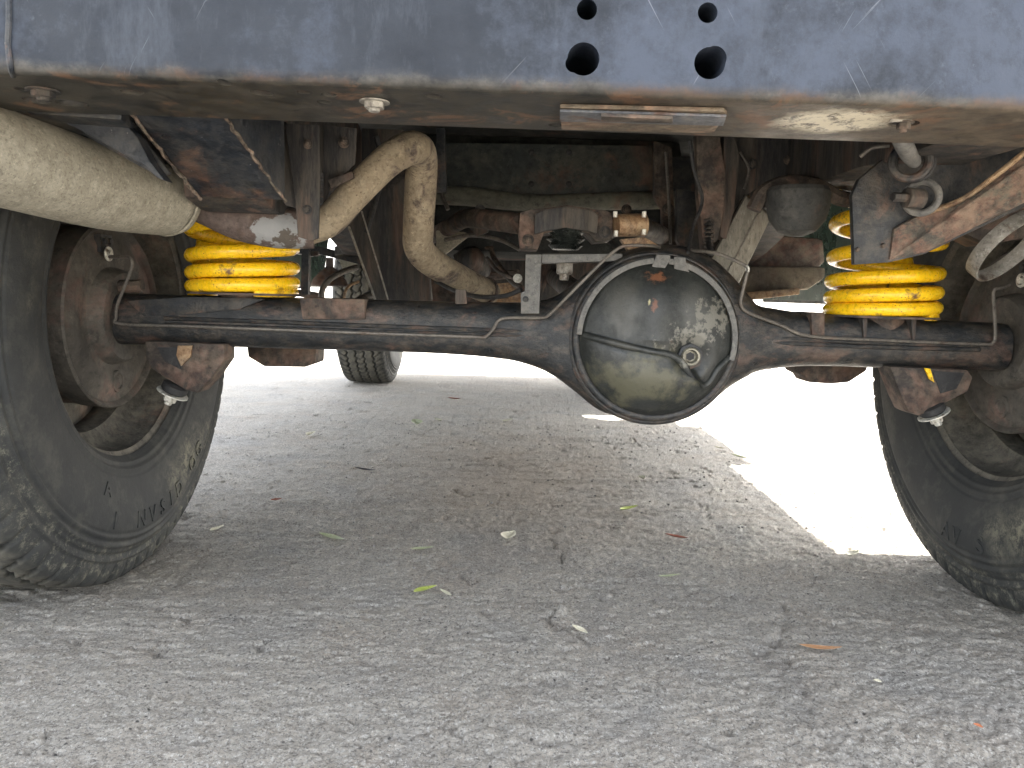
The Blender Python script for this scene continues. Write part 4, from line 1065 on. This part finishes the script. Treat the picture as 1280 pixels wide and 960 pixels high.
# ------------------------------------------------------------ fallen leaves
def leaf_mat(name, a, b):
    return grime(name, a, b, rust=(.12,.08,.03), ramt=.12, damt=0, rough=.6, sc=120, bumpd=.0003)
LM_ = {'pale': leaf_mat('pale_dry_leaf', (.5,.48,.34), (.66,.62,.46)), 'green': leaf_mat('yellow_green_leaf', (.33,.40,.07), (.45,.50,.12)), 'sage': leaf_mat('sage_leaf', (.30,.33,.19), (.46,.47,.30)),
       'brown': leaf_mat('brown_leaf', (.34,.17,.08), (.46,.27,.14)), 'red': leaf_mat('red_brown_leaf', (.24,.07,.04), (.34,.12,.07)), 'dark': leaf_mat('dark_leaf', (.04,.035,.04), (.08,.07,.07)), 'cream': leaf_mat('cream_leaf', (.68,.62,.44), (.8,.75,.58)), 'orange': leaf_mat('orange_leaf', (.5,.16,.07), (.6,.24,.12))}
def leaf(x0, y0, x1, y1, w, kind, label, curl=.42, bend=.22):
    a = PZ(x0, y0, .003); b = PZ(x1, y1, .003)
    d = b-a; L = d.length; u = d.normalized(); n = Vector((-u.y, u.x, 0))
    c = (a+b)/2
    V, F = [], []; N = 14
    for i in range(N+1):
        t = i/N
        ww = w*L*math.sin(math.pi*t**.85)**.9 + .0002
        s = (t-.5)
        off = n*(bend*L*(math.cos(math.pi*s)-.6))*.35
        zc = .0015+curl*L*(s*s)*.9
        for k in (-1, -.5, 0, .5, 1):
            V.append(c + u*(s*L) + off + n*(k*ww) + Vector((0,0,zc+abs(k)*ww*.45)) - Vector((0,0,.0015)))
    for i in range(N):
        for k in range(4):
            F.append((i*5+k, i*5+k+1, i*5+6+k, i*5+5+k))
    o = mk('leaf', (V, F), LM_[kind], None, origin=(c.x, c.y, 0), solid=.0004)
    o['label'] = label; o['category'] = 'leaf'; o['group'] = 'dry leaves fallen on the concrete'
    return o
leaf(262,665,279,658,.14,'cream','small white curled leaf on the ground just right of the left rear tyre')
leaf(400,669,431,677,.12,'sage','slender sage green leaf, furthest left of the row in front of the axle')
leaf(513,688,542,685,.12,'sage','pale flat sage leaf directly beyond the bright yellow green leaf')
leaf(516,742,544,734,.16,'green','bright yellow green leaf lying in the centre foreground')
leaf(551,738,565,746,.10,'pale','thin pale leaf just right of the bright yellow green leaf')
leaf(631,676,642,666,.26,'cream','stubby cream leaf alone near the middle of the shaded concrete')
leaf(716,783,735,793,.15,'cream','white curled leaf beside the broken lump of concrete')
leaf(999,810,1052,813,.10,'brown','long brown pointed leaf, largest, in the right foreground', bend=.05)
leaf(832,669,860,674,.12,'red','dark red brown leaf on shaded concrete below the differential')
leaf(774,639,796,634,.14,'green','small curled yellow green leaf below the differential')
leaf(560,498,576,499,.14,'red','tiny red brown leaf far ahead under the axle tube')
leaf(383,545,393,541,.20,'cream','tiny white leaf on the far left of the shaded concrete')
leaf(519,527,522,533,.2,'sage','tiny green grey leaf, left of the two tiny ones in the middle distance')
leaf(543,524,553,527,.15,'pale','tiny pale leaf in the middle distance, left of the differential')
leaf(627,528,640,525,.13,'pale','thin pale leaf in the distance just left of the differential')
leaf(444,586,470,589,.09,'dark','slim dark leaf left of centre in the middle distance')
leaf(798,596,806,599,.35,'pale','small beige crumpled leaf a hand beyond the curled green one')
leaf(914,569,936,574,.11,'sage','pale sage leaf in the shade beside the sunlit edge')
leaf(893,559,906,561,.16,'cream','white leaf in the shade nearest the tip of the sunlit patch')
leaf(1059,696,1072,690,.2,'pale','dry grey leaf at the point of the sunlit patch near the right tyre')
leaf(1040,556,1050,557,.16,'orange','small orange leaf out on the sunlit concrete')
leaf(822,722,850,719,.08,'sage','thin sage leaf over the pressed rows in the concrete')
leaf(1217,905,1229,910,.26,'orange','yellow orange scrap of leaf at bottom right corner')
leaf(1092,850,1102,853,.3,'cream','tiny cream scrap of leaf right of the long brown leaf')
leaf(338,626,352,624,.2,'red','small reddish leaf behind the left rear tyre, on the shaded concrete')

# loose crumbs of concrete
def crumbs():
    V, F = [], []
    for i in range(900):
        x = rng.uniform(-.8, .95); y = rng.uniform(.5, 2.6)
        s = rng.uniform(.0005, .0015)*(1+.5*(y > 1.4)); b = len(V)
        for k in range(8):
            t = [((k >> j) & 1)*2-1 for j in range(3)]
            V.append((x+s*t[0]*rng.uniform(.4,1.2), y+s*t[1]*rng.uniform(.4,1.2), -.002+s*.9*(1+t[2]*rng.uniform(.4,.9))))
        F += [tuple(b+q for q in f) for f in ((0,1,3,2),(4,6,7,5),(0,4,5,1),(1,5,7,3),(3,7,6,2),(2,6,4,0))]
    o = mk('concrete_crumbs', (V, F), grime('crumb_concrete', (.18,.17,.155), (.40,.38,.35), ramt=0, damt=0, rough=.9, sc=3), None, origin=(0,0,0), smooth=False)
    o['kind'] = 'stuff'; o['label'] = 'loose crumbs of grit scattered over the concrete'; o['category'] = 'grit'
crumbs()

# ------------------------------------------------------------ far parked van seen through the right spring
def far_van():
    vx, vy = 18.6, 34.0
    bm_ = grime('pale_blue_van_paint', (.30,.42,.52), (.33,.45,.55), ramt=0, damt=0, rough=.3, sc=3, bumpd=.0001)
    teal = grime('teal_stripe_paint', (.05,.18,.17), (.06,.2,.19), ramt=0, damt=0, rough=.4, sc=3, bumpd=.0001)
    e = empty('parked_van', (vx, vy, 0), label='pale blue van parked far away, a sliver visible beside the right spring', cat='van')
    pr = [(-5,.45),(5,.45),(5,2.7),(-3.6,2.75),(-4.6,1.7),(-5,1.5)]
    b = mk('van_body', prism([(vx+a, vy, z) for a, z in pr], (0,2,0)), bm_, e, bevel=.06)
    mk('stripe', box((vx-4.9, vy-.01, .95), (vx+4.9, vy-.002, 1.25)), teal, e)
    for k in range(3): mk('window', box((vx-3.2+2.6*k, vy-.012, 1.6), (vx-1.2+2.6*k, vy-.002, 2.3)), M['glass'], e)
    for dx in (-3.4, 3.2):
        mk('van_wheel', lathe([(0,.15),(.0,.38),(.24,.38),(.24,.15)], (vx+dx, vy-.02, .38), (0,1,0), 28), M['rubber'], e)
far_van()
print('tris', sum(len(o.data.polygons)*2 for o in scene.objects if o.type == 'MESH'))
